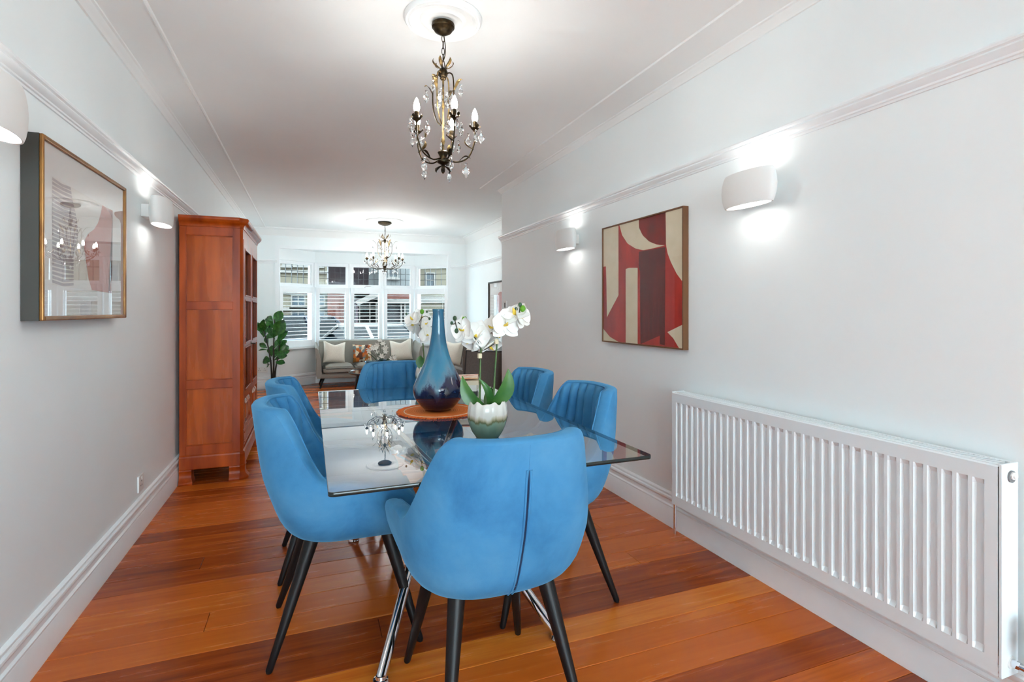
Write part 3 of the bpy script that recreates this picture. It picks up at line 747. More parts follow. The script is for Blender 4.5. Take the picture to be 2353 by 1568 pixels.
obj('glass_edge', mb, 'glass_edge', T, 60)
hub = Vector((0, 0, .46))
for sx in (-1, 1):
    for sy in (-1, 1):
        foot = Vector((sx * .317, sy * .56, .012)); top = Vector((-sx * .25, -sy * .47, .722))
        # each leg runs from its foot through the hub zone to the opposite side
        off = Vector((sx * .028, -sy * .028, 0)) if sx * sy > 0 else Vector((-sx * .028, sy * .028, 0))
        mid = hub + Vector((sx * .03, sy * .03, 0))
        mb = MB(); mb.tube([foot, lerp(foot, mid, .5), mid, lerp(mid, top, .5), top], .0185, 14)
        lg = obj('leg', mb, 'chrome', T, 40)
        obj('foot', MB().lathe([(.0, 0), (.026, 0), (.028, .006), (.024, .014), (.017, .016), (.015, .026), (.0, .026)], (foot.x, foot.y, 0), 16), 'chrome', lg, 40)
        obj('glass_pad', MB().lathe([(0, .712), (.03, .712), (.032, .718), (.03, .7275), (0, .7275)], (top.x, top.y, 0), 16), 'chrome', lg, 40)
obj('hub', MB().lathe([(0, .40), (.045, .405), (.052, .42), (.052, .50), (.045, .515), (0, .52)], (0, 0, 0), 20), 'chrome', T, 40)

# ------------------------------------------------------------------ on the table
def zigzag(n, f): return [f(k) for k in range(n)]
VX, VY, VZ = .545, 2.355, .7455
PMT = thing('placemat', 'round orange woven placemat under the blue vase', 'placemat', (VX, VY, .7408))
mb = MB(); mb.lathe([(0, 0), (.168, 0), (.172, .002), (.170, .0045), (.12, .005), (.0, .0045)], (0, 0, 0), 56); obj('weave', mb, 'placemat_weave', PMT, 40)
obj('stitch_ring', MB().lathe([(.150, .0048), (.1505, .0062), (.154, .0062), (.1545, .0048)], (0, 0, 0), 60, closed=True), 'placemat_stitch', PMT)
mb = MB(); rr = random.Random(3)
for k in range(300):
    a = 2 * PI * k / 300 + rr.uniform(-.01, .01); l = rr.uniform(.010, .019); z = rr.uniform(.001, .004)
    mb.tube([(.168 * math.cos(a), .168 * math.sin(a), .003), ((.170 + l * .6) * math.cos(a + .01), (.170 + l * .6) * math.sin(a + .01), z + .003), ((.170 + l) * math.cos(a + rr.uniform(-.04, .04)), (.170 + l) * math.sin(a), z)], [.0018, .0018, .001], 4)
fr = obj('fringe', mb, 'placemat_fringe', PMT); fr['kind'] = 'stuff'
PXM = 2.39 / 1210
vprof = [(956, 22), (950, 31), (937, 43), (922, 54), (912, 57), (902, 58.2), (893, 57), (886.6, 54), (875, 49), (863.6, 43.5), (852, 38), (841, 32.5), (830, 28.5), (818, 24.5), (795, 19), (772, 15.8), (741, 13.4), (724, 12.8)]
prof = [(0, 0), (.040, 0), (.046, .003)]
for v, r in vprof[1:]: prof.append((r * PXM, .003 + (951 - v) * PXM * .985))
tz = prof[-1][1]
prof += [(.0268, tz + .010), (.0272, tz + .014), (.0258, tz + .016), (.0235, tz + .012), (.0225, tz - .05), (.03, tz - .15), (.0, tz - .2)]
va = tag(obj('vase', MB().lathe(prof, (0, 0, 0), 56), 'vase_glaze', None, 70), 'tall blue bottle vase with dark drip glaze on the orange placemat', 'vase'); va.location = (VX, VY, VZ + .0003)

def petal_mesh(name, L, Wd, cup, mname='orchid_petal', notch=False):
    mb = MB(); rows = []; nu, nv = 8, 7
    for i in range(nu + 1):
        t = i / nu; w = Wd * (math.sin(PI * (0.06 + .94 * t) ** .8) ** .7) if t < 1 else 0.0015
        r = []
        for j in range(nv):
            s = (j / (nv - 1)) * 2 - 1
            r.append((s * w, t * L, cup * (t * t * L * 1.2) - .18 * w * (1 - s * s) + .05 * w * math.sin(5 * s + 3 * t)))
        rows.append(r)
    top = [[(p[0], p[1], p[2] + .0008) for p in r] for r in rows]; bot = [[(p[0], p[1], p[2] - .0008) for p in r] for r in rows]
    mb.grid(top); mb.grid([list(reversed(r)) for r in bot])
    ring_t = top[0] + [r[-1] for r in top[1:]] + list(reversed(top[-1]))[1:] + [r[0] for r in reversed(top[:-1])]
    ring_b = bot[0] + [r[-1] for r in bot[1:]] + list(reversed(bot[-1]))[1:] + [r[0] for r in reversed(bot[:-1])]
    mb.grid([ring_t, ring_b])
    return mb.mesh(name, mname, 70)
PET = petal_mesh('petal', .046, .034, .12); SEP = petal_mesh('sepal', .049, .021, .05); LIP = petal_mesh('lip', .016, .007, .9, 'orchid_lip')
def flower(parent, loc, fwd, scale=1.0, roll=0.0):
    fwd = Vector(fwd).normalized()
    z = fwd; up = Vector((0, 0, 1)); x = up.cross(z)
    x = x.normalized() if x.length > 1e-3 else Vector((1, 0, 0)); yv = z.cross(x)
    Mx = Matrix((x, yv, z)).transposed().to_4x4() @ Matrix.Rotation(roll, 4, 'Z')
    f = obj('flower', MB().sphere((0, 0, 0), .004, 8, 6), 'orchid_lip', parent, 40)
    f.matrix_local = Matrix.Translation(loc) @ Mx @ Matrix.Scale(scale * 1.06, 4)
    for me, ang, nm, tilt in ((SEP, 0, 'petal', .0), (SEP, 2.25, 'petal', -.1), (SEP, -2.25, 'petal', -.1), (PET, 1.25, 'petal', .12), (PET, -1.25, 'petal', .12), (LIP, PI, 'lip', .9)):
        p = obj(nm, None, None, f, me=me)
        p.matrix_local = Matrix.Rotation(ang, 4, 'Z') @ Matrix.Rotation(tilt, 4, 'X') @ Matrix.Translation((0, .002, .003 if nm == 'petal' and me is PET else 0))
    return f
def leaf_blade(name, base, tip, width, bend, mname, parent, fold=.25, nu=9, taper=1.0, side=None, world=False):
    """strap leaf from base to tip with an upward bend vector"""
    base = Vector(base); tip = Vector(tip); bend = Vector(bend); mb = MB(); top = []; bot = []
    d = (tip - base)
    sidev = Vector(side).normalized() if side else d.cross(Vector((0, 0, 1))).normalized()
    for i in range(nu + 1):
        t = i / nu; c = base + d * t + bend * (4 * t * (1 - t))
        tg = (d + bend * (4 - 8 * t)).normalized(); nn = sidev.cross(tg).normalized()
        w = width * max(.03, (math.sin(PI * min(1, (.12 + .88 * t))) ** .75) * taper) if t < 1 else .0008
        r = []
        for j in range(5):
            s = j / 2 - 1; r.append(c + sidev * (s * w) + nn * (abs(s) * w * fold))
        top.append([tuple(p + nn * .0007) for p in r]); bot.append([tuple(p - nn * .0007) for p in r])
    mb.grid(top); mb.grid(bot)
    et = [r[0] for r in top] + [r[-1] for r in reversed(top)]; eb = [r[0] for r in bot] + [r[-1] for r in reversed(bot)]
    mb.grid([et, eb])
    return obj(name, mb, mname, parent, 60)
def bezier(pts, n=10):
    out = []
    P = [Vector(p) for p in pts]
    for i in range(len(P) - 1):
        p0 = P[max(0, i - 1)]; p1 = P[i]; p2 = P[i + 1]; p3 = P[min(len(P) - 1, i + 2)]
        for k in range(n):
            t = k / n
            out.append(0.5 * ((2 * p1) + (p2 - p0) * t + (2 * p0 - 5 * p1 + 4 * p2 - p3) * t * t + (3 * p1 - p0 - 3 * p2 + p3) * t ** 3))
    out.append(P[-1]); return out
CF = Vector((math.sin(math.radians(21)), math.cos(math.radians(21)), 0)); CR = Vector((CF.y, -CF.x, 0)); UZ = Vector((0, 0, 1))
def orchid(name, label, loc, spec):
    t = thing(name, label, 'potted plant', loc, 0, 'potted orchids on the dining table')
    def V(r, u, f=0.0): return CR * r + UZ * u + CF * f
    wv = lambda a, i: 1 + (.022 * math.sin(15 * a + 1.1 * math.sin(2 * a)) if i >= 5 else 0)
    prof = [(0, 0), (.038, 0), (.042, .003), (.055, .022), (.066, .048), (.0715, .072), (.0715, .095), (.069, .114), (.0655, .128), (.062, .131), (.0585, .125), (.060, .105), (.0, .100)]
    mb = MB(); mb.lathe(prof, (0, 0, 0), 64, wav=wv)
    mb.v = [(x, y, z + (.004 * math.sin(7 * math.atan2(y, x)) + .003 * math.sin(12 * math.atan2(y, x)) if z > .12 else 0)) for x, y, z in mb.v]
    obj('pot', mb, 'pot_glaze', t, 60)
    obj('soil', MB().lathe([(0, .108), (.03, .11), (.057, .106)], (0, 0, 0), 20), 'soil', t)
    for lf in spec['leaves']: leaf_blade('leaf', V(*lf[0]), V(*lf[1]), lf[2], V(*lf[3]), 'orchid_leaf', t, lf[4] if len(lf) > 4 else .2, side=V(*lf[5]) if len(lf) > 5 else None)
    for stt in spec['stems']:
        pts = bezier([V(*p) for p in stt['pts']], 8); k = len(pts)
        st = obj('stem', MB().tube(pts, [lerp(.0042, .003, i / k) for i in range(k)], 8), 'orchid_stem', t, 60)
        for br in stt.get('twigs', []): obj('twig', MB().tube(bezier([V(*p) for p in br], 6), .0018, 6), 'orchid_twig', st, 60)
        if 'tie' in stt: p = V(*stt['tie']); obj('tie_clip', MB().box(p.x - .008, p.x + .006, p.y - .007, p.y + .007, p.z - .008, p.z + .010, .002), 'tie_cream', st)
    for (c, r, m_) in spec['buds']: p = V(*c); obj('bud', MB().sphere(p, r, 10, 8, (1, 1, 1.25)), m_, t, 60)
    for (c, d, s, ro) in spec['flowers']: flower(t, V(*c), CR * d[0] + UZ * d[1] - CF * d[2], s, ro)
    return t
k1 = 1.905 / 1210     # metres per pixel at the near pot
def N1(u, v, f=0.0): return ((u - 1120) * k1, (1010 - v) * k1, f)
orchid('orchid', 'white orchid in a ribbed white and celadon pot, in front of the blue vase', (.600, 1.811, .7408), dict(
    leaves=[(N1(1108, 938), N1(1062, 868), .024, N1(1110, 1020, -.01), .2, (.75, .65, .1)), (N1(1122, 938), N1(1101, 872, -.03), .014, N1(1132, 1010, -.01), .3, (.9, .3, .3)),
            (N1(1130, 938), N1(1168, 852), .028, N1(1135, 1014, .0), .2, (.8, -.45, .2)), (N1(1118, 938), N1(1128, 900, .06), .018, (0, .0, .02), .2)],
    stems=[dict(pts=[N1(1102, 935), N1(1103, 880), N1(1104, 825), N1(1106, 805)], tie=N1(1103, 823, -.004),
                twigs=[[N1(1105, 812), N1(1098, 790), N1(1075, 765), N1(1052, 745)], [N1(1105, 812), N1(1120, 805), N1(1135, 795)], [N1(1052, 768), N1(1047, 748), N1(1045, 738)], [N1(1047, 748), N1(1040, 750)]]),
           dict(pts=[N1(1133, 935), N1(1136, 880), N1(1140, 820), N1(1143, 775)], tie=N1(1141, 790, -.004),
                twigs=[[N1(1143, 778), N1(1150, 768), N1(1165, 758), N1(1186, 748), N1(1192, 738), N1(1196, 722)], [N1(1190, 740), N1(1194, 718), N1(1195, 707)]])],
    buds=[(N1(1045, 736), .0075, 'bud_dark'), (N1(1038, 747), .0055, 'bud_dark'), (N1(1049, 765), .0075, 'bud_dark'), (N1(1067, 738), .009, 'bud_green'), (N1(1201, 714), .0105, 'bud_green'), (N1(1195, 705), .007, 'bud_dark'), (N1(1186, 715), .006, 'bud_dark')],
    flowers=[(N1(1066, 763, -.012), (-.55, .15, .75), 1.0, .2), (N1(1094, 775, .0), (-.1, -.1, .9), 1.12, -.4), (N1(1082, 788, .025), (-.6, -.5, .5), 1.0, .5), (N1(1108, 790, .02), (.5, -.5, .6), 1.0, .3),
             (N1(1160, 752, -.012), (.35, .25, .85), 1.12, .0), (N1(1132, 758, .02), (-.5, .2, .6), .95, .3), (N1(1146, 768, .03), (.1, -.8, .4), 1.0, .2), (N1(1183, 727, .0), (-.2, .75, .5), 1.05, .7), (N1(1198, 735, .01), (.6, .3, .4), .95, .2),
             (N1(1126, 800, .02), (.5, -.75, .4), .9, .1)]))
k2 = 3.06 / 1210
def N2(u, v, f=0.0): return ((u - 984) * k2, (901 - v) * k2, f)
orchid('orchid', 'white orchid in a pale pot, mostly hidden behind the blue vase', (.638, 3.013, .7408), dict(
    leaves=[(N2(975, 856), N2(966, 822), .026, (-.012, .006, 0), .2, (.9, .2, .1)), (N2(990, 856), N2(1015, 830), .026, (0, .02, 0), .2), (N2(985, 856), N2(990, 832, .05), .022, (0, .01, .01), .2)],
    stems=[dict(pts=[N2(975, 855), N2(974, 820), N2(971, 785), N2(969, 768)], tie=N2(970, 770, -.003),
                twigs=[[N2(970, 772), N2(966, 756), N2(960, 748), N2(953, 738)], [N2(967, 758), N2(968, 742), N2(970, 728)], [N2(962, 750), N2(968, 738), N2(978, 732), N2(986, 737)], [N2(970, 770), N2(978, 755)]]),
           dict(pts=[N2(992, 855), N2(996, 815), N2(1000, 770), N2(1003, 755)])],
    buds=[(N2(970, 722), .012, 'bud_green'), (N2(981, 722), .006, 'bud_dark'), (N2(934, 727), .006, 'bud_dark'), (N2(987, 738), .007, 'bud_dark'), (N2(1019, 747), .006, 'bud_dark')],
    flowers=[(N2(949, 740, .0), (-.4, .5, .6), 1.05, .3), (N2(966, 736, .03), (.3, .2, .7), 1.1, .5), (N2(982, 775, .0), (.3, .0, .9), 1.1, .2), (N2(975, 750, .04), (.5, .2, .5), 1.1, .8), (N2(968, 770, .03), (-.5, -.2, .5), 1.0, .1), (N2(950, 752, .02), (-.6, .1, .5), 1.0, .9)]))

# book stack at the far part of the table
bk = [('book_grey', .235, .165, .030, .0, 'grey hardback book at the bottom of the stack on the dining table'), ('book_black', .225, .165, .026, .06, 'black spined book, second from the bottom of the table stack'), ('book_white', .23, .16, .030, -.03, 'white spined book, second from the top of the table stack'), ('book_cream', .235, .165, .022, .04, 'cream book on top of the table stack, under the magazine')]
bz = .7408; BX, BY = .700, 2.63
for m_, w, d, h, a, lab in bk:
    t = thing('book', lab, 'book', (BX, BY, bz), -.37 + a, 'books stacked on the dining table')
    mb = MB(); mb.box(-w / 2, w / 2, -d / 2, d / 2, 0, .002); mb.box(-w / 2, w / 2, -d / 2, d / 2, h - .002, h); mb.box(-w / 2, w / 2, -d / 2, -d / 2 + .002, .002, h - .002)
    obj('cover', mb, m_, t); obj('pages', MB().box(-w / 2 + .004, w / 2 - .004, -d / 2 + .002, d / 2 - .004, .002, h - .002), 'pages', t)
    bz += h + .0003
t = thing('magazine', 'orange covered magazine lying on top of the book stack', 'magazine', (BX + .005, BY, bz), -.32)
mb = MB(); rows = [[(lerp(-.11, .11, i / 10), yy, .006 + .004 * math.sin(PI * i / 10) + (.008 * (i / 10) ** 3)) for i in range(11)] for yy in (-.08, .08)]
mb.grid(rows); mb.grid([[(x, y_, z - .005) for x, y_, z in r] for r in reversed(rows)])
mb.grid([rows[0], [(x, y_, z - .005) for x, y_, z in rows[0]]]); mb.grid([rows[1], [(x, y_, z - .005) for x, y_, z in rows[1]]])
obj('cover', mb, 'magazine_orange', t, 40)

# ------------------------------------------------------------------ chandeliers
def crystal_mesh():
    prof = [(0, -.030), (.0035, -.025), (.0105, -.014), (.0085, -.006), (.0035, .0), (.002, .003), (0, .003)]
    mb = MB(); mb.lathe(prof, (0, 0, 0), 6, 1.0, .55)
    mb.lathe([(0, .004), (.004, .008), (.004, .011), (0, .014)], (0, 0, 0), 6)
    return mb.mesh('crystal_drop', 'crystal')
CRY = crystal_mesh()
def curl_leaf(name, base, d, up, L, W, mname, parent):
    base = Vector(base); d = Vector(d).normalized(); up = Vector(up).normalized(); s = d.cross(up).normalized()
    mb = MB(); top = []; bot = []
    for i in range(8):
        t = i / 7; c = base + d * (L * t) + up * (L * .5 * math.sin(PI * t * .75)) ; w = W * math.sin(PI * (.1 + .88 * t)) * (1 + .28 * math.sin(i * 3.1))
        nn = up
        r = [c + s * (q * w) + nn * (abs(q) * w * .35) for q in (-1, -.45, 0, .45, 1)]
        top.append([tuple(p + nn * .0006) for p in r]); bot.append([tuple(p - nn * .0006) for p in r])
    mb.grid(top); mb.grid(bot)
    mb.grid([[r[0] for r in top] + [r[-1] for r in reversed(top)], [r[0] for r in bot] + [r[-1] for r in reversed(bot)]])
    return obj(name, mb, mname, parent, 60)
def chandelier(label, x, y, n, R, ztop, zbulb, zbot, crown, a0, sc=1.0):
    t = thing('chandelier', label, 'chandelier', (x, y, ztop), 0, 'candle style chandeliers with crystal drops')
    b = lambda z: z - ztop
    obj('canopy', MB().lathe([(0, .0), (.048 * sc, 0), (.050 * sc, -.006), (.049 * sc, -.016), (.043 * sc, -.020), (.041 * sc, -.026), (.036 * sc, -.033), (.022 * sc, -.042), (.009, -.048), (.0, -.050)], (0, 0, 0), 32), 'bronze', t, 40)
    # chain
    z = -.048; k = 0; zc = b(crown)
    ll = .030
    while z - ll > zc - .005:
        pts = []
        for q in range(17):
            a = 2 * PI * q / 16; pts.append((math.cos(a) * .0058, 0, z - ll / 2 + math.sin(a) * ll / 2 * 1.12))
        lk = obj('chain_link', MB().tube(pts, .0016, 6, False), 'bronze', t, 50)
        if k % 2: lk.rotation_euler = (0, 0, PI / 2)
        z -= ll * .93; k += 1
    zz0 = -.045
    obj('flex_cable', MB().tube(bezier([(.002, 0, zz0), (.010, .003, lerp(zz0, zc, .3)), (.006, -.004, lerp(zz0, zc, .62)), (-.006, .003, lerp(zz0, zc, .85)), (.002, 0, zc)], 6), .0021, 6), 'bronze', t, 50)
    # crown
    obj('crown_ball', MB().lathe([(0, .012), (.012, .008), (.019, -.004), (.021, -.014), (.018, -.026), (.012, -.032), (.014, -.036), (.010, -.042), (0, -.044)], (0, 0, zc), 18), 'bronze', t, 50)
    for j in range(6):
        a = 2 * PI * j / 6; d = Vector((math.cos(a), math.sin(a), 0))
        curl_leaf('crown_leaf', (d * .008) + Vector((0, 0, zc + .004)), d * .45 + UZ, d, .045 * sc, .008, 'gilt_leaf', t)
    zb = b(zbot)
    obj('centre_stem', MB().lathe([(0, 0), (.005, 0), (.005, (zc - zb) * .25), (.009, (zc - zb) * .28), (.005, (zc - zb) * .32), (.004, (zc - zb) * .6), (.007, (zc - zb) * .63), (.004, (zc - zb) * .66), (.004, zc - zb - .04), (0, zc - zb - .04)], (0, 0, zb), 12), 'gilt_leaf', t, 50)
    obj('hub', MB().lathe([(0, -.004), (.012, .0), (.026, .008), (.027, .014), (.016, .020), (.015, .034), (.020, .044), (.024, .052), (.018, .058), (0, .058)], (0, 0, zb + .02), 20), 'bronze', t, 50)
    for j in range(6):
        a = 2 * PI * j / 6 + .3; d = Vector((math.cos(a), math.sin(a), 0))
        curl_leaf('finial_leaf', (d * .006) + Vector((0, 0, zb + .016)), d * .55 - UZ, d, .032, .009, 'bronze', t)
    obj('finial', MB().lathe([(0, -.012), (.006, -.006), (.008, .004), (.005, .018), (0, .02)], (0, 0, zb), 10), 'bronze', t, 50)
    zw = b(zbulb) - .058 * sc     # cup height
    nu = 4 if n <= 5 else 6
    for j in range(nu):           # upper cage
        a = a0 + 2 * PI * j / nu + .4; d = Vector((math.cos(a), math.sin(a), 0)); s = sc
        pts = bezier([d * .006 + UZ * (zc - .022), d * .030 * s + UZ * (zc - .016), d * .047 * s + UZ * (zc - .032), d * .052 * s + UZ * (zc - .085), d * .050 * s + UZ * lerp(zc, zw, .62), d * .034 * s + UZ * lerp(zc, zw, .85), d * .012 + UZ * (zw + .01)], 6)
        u = obj('upper_arm', MB().tube(pts, .0030, 8), 'bronze' if j % 2 else 'gilt_leaf', t, 60)
        curl_leaf('leaf', d * .052 * s + UZ * (zc - .10), d * .8 + UZ * .5, UZ, .050 * s, .010, 'gilt_leaf', u)
        c = obj('crystal_drop', None, None, u, me=CRY); c.location = d * .085 * s + UZ * (zc - .09); c.rotation_euler = (0, 0, a + 1); c.scale = (1.35,) * 3
        c = obj('crystal_drop', None, None, u, me=CRY); c.location = d * .026 * s + UZ * (zc - .105 - .02 * (j % 2)); c.rotation_euler = (0, 0, a); c.scale = (1.6, 1.6, 1.6)
    for j in range(n):
        a = a0 + 2 * PI * j / n; d = Vector((math.cos(a), math.sin(a), 0))
        pts = bezier([d * .014 + UZ * (zb + .045), d * R * .42 + UZ * (zb + .033), d * R * .78 + UZ * (zb + .055), d * R * .97 + UZ * lerp(zb, zw, .62), d * R + UZ * (zw - .012)], 8)
        ar = obj('arm', MB().tube(pts, .0034, 8), 'bronze', t, 60)
        e = d * R + UZ * zw
        obj('candle_cup', MB().lathe([(0, -.014), (.005, -.013), (.007, -.008), (.015, -.002), (.019, .003), (.017, .004), (.0, .002)], e, 14), 'bronze', ar, 50)
        for q in range(4):
            aa = a + q * PI / 2 + .4; dd = Vector((math.cos(aa), math.sin(aa), 0)); curl_leaf('cup_leaf', e + dd * .010, UZ + dd * .25, dd, .020, .007, 'bronze', ar)
        obj('candle_sleeve', MB().lathe([(0, .002), (.0098, .002), (.0098, .032), (.0, .032)], e, 14), 'bronze', ar, 50)
        s = 1.0
        obj('bulb', MB().lathe([(.0075, .030), (.0105, .036), (.0130, .046), (.0132, .053), (.0112, .066), (.0065, .080), (.0025, .088), (0, .091)], e, 12), 'bulb_glow' if n <= 5 else 'bulb_glow_bright', ar, 60)
        curl_leaf('arm_leaf', d * R * .5 + UZ * (zb + .036), d * .9 - UZ * .05, UZ, .05 * sc, .008, 'bronze', ar)
        curl_leaf('arm_leaf', d * R * .97 + UZ * lerp(zb, zw, .5), UZ - d * .4, -d, .05 * sc, .010, 'gilt_leaf', ar)
        for (rr_, zz, q) in ((R + .028, zw - .004, .0), (R * .86, zw - .010, .35), (R * 1.04, zw - .016, -.22), (R * .72, zb + .028, .0)):
            aa = a + q; dd = Vector((math.cos(aa), math.sin(aa), 0))
            c = obj('crystal_drop', None, None, ar, me=CRY); c.location = dd * rr_ + UZ * (zz - .016); c.rotation_euler = (0, 0, aa + q * 9); k_ = 1.45 if zz > zb + .03 else 1.6; c.scale = (k_, k_, k_)
    if n > 5:
        c = obj('crystal_drop', None, None, t, me=CRY); c.location = (0, 0, zb - .03); c.scale = (1.5, 1.5, 1.5)
    return t
base_a = math.atan2(-CF.y, -CF.x)
chandelier('bronze five candle chandelier with crystal drops over the dining table', .541, 2.245, 5, .138, 2.446, 2.055, 1.815, 2.245, base_a - math.radians(45), 1.0)
chandelier('bronze chandelier with lit candle bulbs in the far living room, by the bay', .99, 7.60, 8, .245, 2.446, 2.03, 1.755, 2.20, base_a + .35, 1.9)

# ------------------------------------------------------------------ wall lamps
def sconce(y, side, zc, label):
    xw = XL if side < 0 else XR; d = 1 if side < 0 else -1
    t = thing('wall_lamp', label, 'wall lamp', (xw, y, zc), 0, 'white plaster up and down wall lamps')
    A, B, Hh = .150, .052, .073
    prof = [(.80, -Hh), (.86, -Hh), (.92, -Hh * .8), (.975, -Hh * .45), (1.0, 0), (.975, Hh * .45), (.92, Hh * .8), (.86, Hh), (.80, Hh), (.78, Hh * .8), (.78, -Hh * .8)]
    mb = MB(); n = 48; vs = []
    for r, z in prof:
        for j in range(n):
            a = 2 * PI * j / n; vs.append((d * .086 + r * B * math.cos(a) * (1 if r > .9 else 1), r * A * math.sin(a), z))
    k = len(prof); mb.add(vs, [(i * n + j, i * n + (j + 1) % n, ((i + 1) % k) * n + (j + 1) % n, ((i + 1) % k) * n + j) for i in range(k) for j in range(n)])
    obj('lamp_body', mb, 'lamp_plaster', t, 50)
    x0, x1 = sorted((0, d * .05)); obj('bracket', MB().box(x0, x1, -.055, .055, -.035, .035, .003), 'lamp_plaster', t)
    for sz in (-1, 1):
        zz = sz * (Hh - .008)
        obj('diffuser', MB().add([(d * .086 + .775 * B * math.cos(2 * PI * j / 32), .79 * A * math.sin(2 * PI * j / 32), zz) for j in range(32)], [tuple(range(32))]), 'sconce_glow', t)
    return t
sconce(1.775, -1, 1.745, 'white plaster wall lamp at the left picture edge, cut off')
sconce(3.475, -1, 1.752, 'white plaster wall lamp between the framed print and the cabinet')
sconce(1.790, 1, 1.735, 'large white plaster wall lamp right of the red painting, above the radiator')
sconce(3.560, 1, 1.735, 'white plaster wall lamp left of the red painting')

# ------------------------------------------------------------------ pictures
def poly_layer(mb, pts, x, idx):
    mb.cur = idx; mb.add([(x, a, b) for a, b in pts], [tuple(range(len(pts)))]); mb.cur = 0
AR = thing('painting', 'abstract red, maroon and cream painting in a thin walnut frame', 'painting', (XR, 2.70, 1.37))
mb = MB(); F0, F1, G0, G1 = 2.283, 3.115, .990, 1.757
for bx in ((F0, F0 + .008, G0, G1), (F1 - .008, F1, G0, G1), (F0 + .008, F1 - .008, G0, G0 + .008), (F0 + .008, F1 - .008, G1 - .008, G1)): mb.box(XR - .036, XR - .001, bx[0], bx[1], bx[2], bx[3])
obj('picture_frame', mb, 'art_frame_walnut', AR, world=True)
mb = MB(); mb.box(XR - .029, XR - .004, F0 + .008, F1 - .008, G0 + .008, G1 - .008)
xa = XR - .0295
P = dict(
 cl=[(3.107, 1.749), (2.92, 1.749), (2.92, 1.567), (2.92, 1.299), (3.062, 1.155), (3.069, 1.404), (3.075, 1.497), (3.107, 1.496)],
 cc=[(2.91, 1.749), (2.696, 1.749), (2.693, 1.699), (2.651, 1.646), (2.585, 1.602), (2.522, 1.579), (2.446, 1.565), (2.585, 1.56), (2.651, 1.56), (2.731, 1.579), (2.816, 1.619), (2.878, 1.68)],
 crr=[(2.439, 1.749), (2.292, 1.749), (2.292, 1.35), (2.345, 1.401), (2.392, 1.465), (2.421, 1.517), (2.436, 1.568)],
 post=[(2.837, 1.461), (2.803, 1.466), (2.755, 1.463), (2.708, 1.459), (2.708, .998), (2.837, .998)],
 br=[(2.424, 1.08), (2.292, 1.126), (2.292, .998), (2.325, .998), (2.373, 1.048)],
 bl=[(3.107, 1.076), (3.024, 1.026), (2.92, .998), (3.107, .998)])
for q in P.values(): poly_layer(mb, q, xa, 1)
poly_layer(mb, [(2.693, 1.749), (2.441, 1.749), (2.439, 1.568), (2.522, 1.581), (2.596, 1.606), (2.662, 1.654), (2.691, 1.698)], xa, 3)
poly_layer(mb, [(2.696, 1.555), (2.441, 1.556), (2.446, 1.004), (2.491, 1.01), (2.491, 1.058), (2.645, 1.008), (2.679, .998), (2.683, 1.437), (2.696, 1.451)], xa, 2)
obj('canvas', mb, ['art_red', 'art_cream', 'art_maroon', 'art_oxblood'], AR, world=True)
obj('glazing', MB().box(XR - .0315, XR - .0310, F0 + .008, F1 - .008, G0 + .008, G1 - .008), 'art_glass', AR, world=True)

AL = thing('framed_print', 'large framed print of pale vase shapes on the left wall', 'picture', (XL, 2.55, 1.47))
F0, F1, G0, G1 = 2.135, 2.965, 1.166, 1.775; X0 = XL + .001; X1 = XL + .060
for nm, bx in (('frame_side', (F0, F0 + .012, G0, G1)), ('frame_side', (F1 - .016, F1, G0, G1)), ('frame_rail', (F0 + .012, F1 - .016, G0, G0 + .016)), ('frame_rail', (F0 + .012, F1 - .016, G1 - .016, G1))):
    mb = MB(); mb.box(X0, X1 - .012, bx[0], bx[1], bx[2], bx[3]); fo = obj(nm, mb, 'frame_black', AL, world=True)
    mb = MB(); mb.box(X1 - .012, X1, bx[0], bx[1], bx[2], bx[3], .004); obj('gilt_face', mb, 'frame_gilt', fo, world=True)
mb = MB(); mb.box(X0, X1 - .010, F0 + .012, F1 - .014, G0 + .014, G1 - .014); xa = X1 - .0095
poly_layer(mb, [(2.222, 1.655), (2.80, 1.643), (2.80, 1.275), (2.222, 1.287)], xa, 1)
poly_layer(mb, [(2.683, 1.643), (2.806, 1.642), (2.796, 1.34), (2.759, 1.277), (2.57, 1.282), (2.535, 1.325), (2.508, 1.396), (2.491, 1.446), (2.502, 1.479), (2.535, 1.504), (2.591, 1.528), (2.635, 1.561), (2.665, 1.605)], xa + .0004, 2)
poly_layer(mb, [(2.711, 1.641), (2.806, 1.642), (2.789, 1.276), (2.751, 1.277), (2.8, 1.357), (2.8, 1.599), (2.776, 1.624)], xa + .0008, 3)
edge = [(1.655, 2.366), (1.61, 2.383), (1.562, 2.413), (1.51, 2.434), (1.48, 2.432), (1.432, 2.407), (1.401, 2.395), (1.288, 2.395)]
def ex(z):
    for (za, ya), (zb, yb) in zip(edge, edge[1:]):
        if za >= z >= zb: return lerp(ya, yb, (za - z) / (za - zb))
    return 2.39
ns = 25
for k in range(ns):
    z1 = lerp(1.652, 1.290, k / ns); z0 = z1 - .0098
    poly_layer(mb, [(2.222, z1), (2.222, z0), (lerp(2.222, ex(z0), .5), z0 - .006 + .003 * math.sin(k)), (ex(z0 - .004), z0 - .002), (ex(z1), z1 - .002), (lerp(2.222, ex(z1), .5), z1 - .006 + .003 * math.sin(k))], xa + .0004, 4)
obj('print_sheet', mb, ['art_paper', 'art_sheet', 'art_terracotta', 'art_rust', 'art_mauve'], AL, world=True)
obj('glazing', MB().box(X1 - .0070, X1 - .0065, F0 + .012, F1 - .014, G0 + .014, G1 - .014), 'picture_glass', AL, world=True)

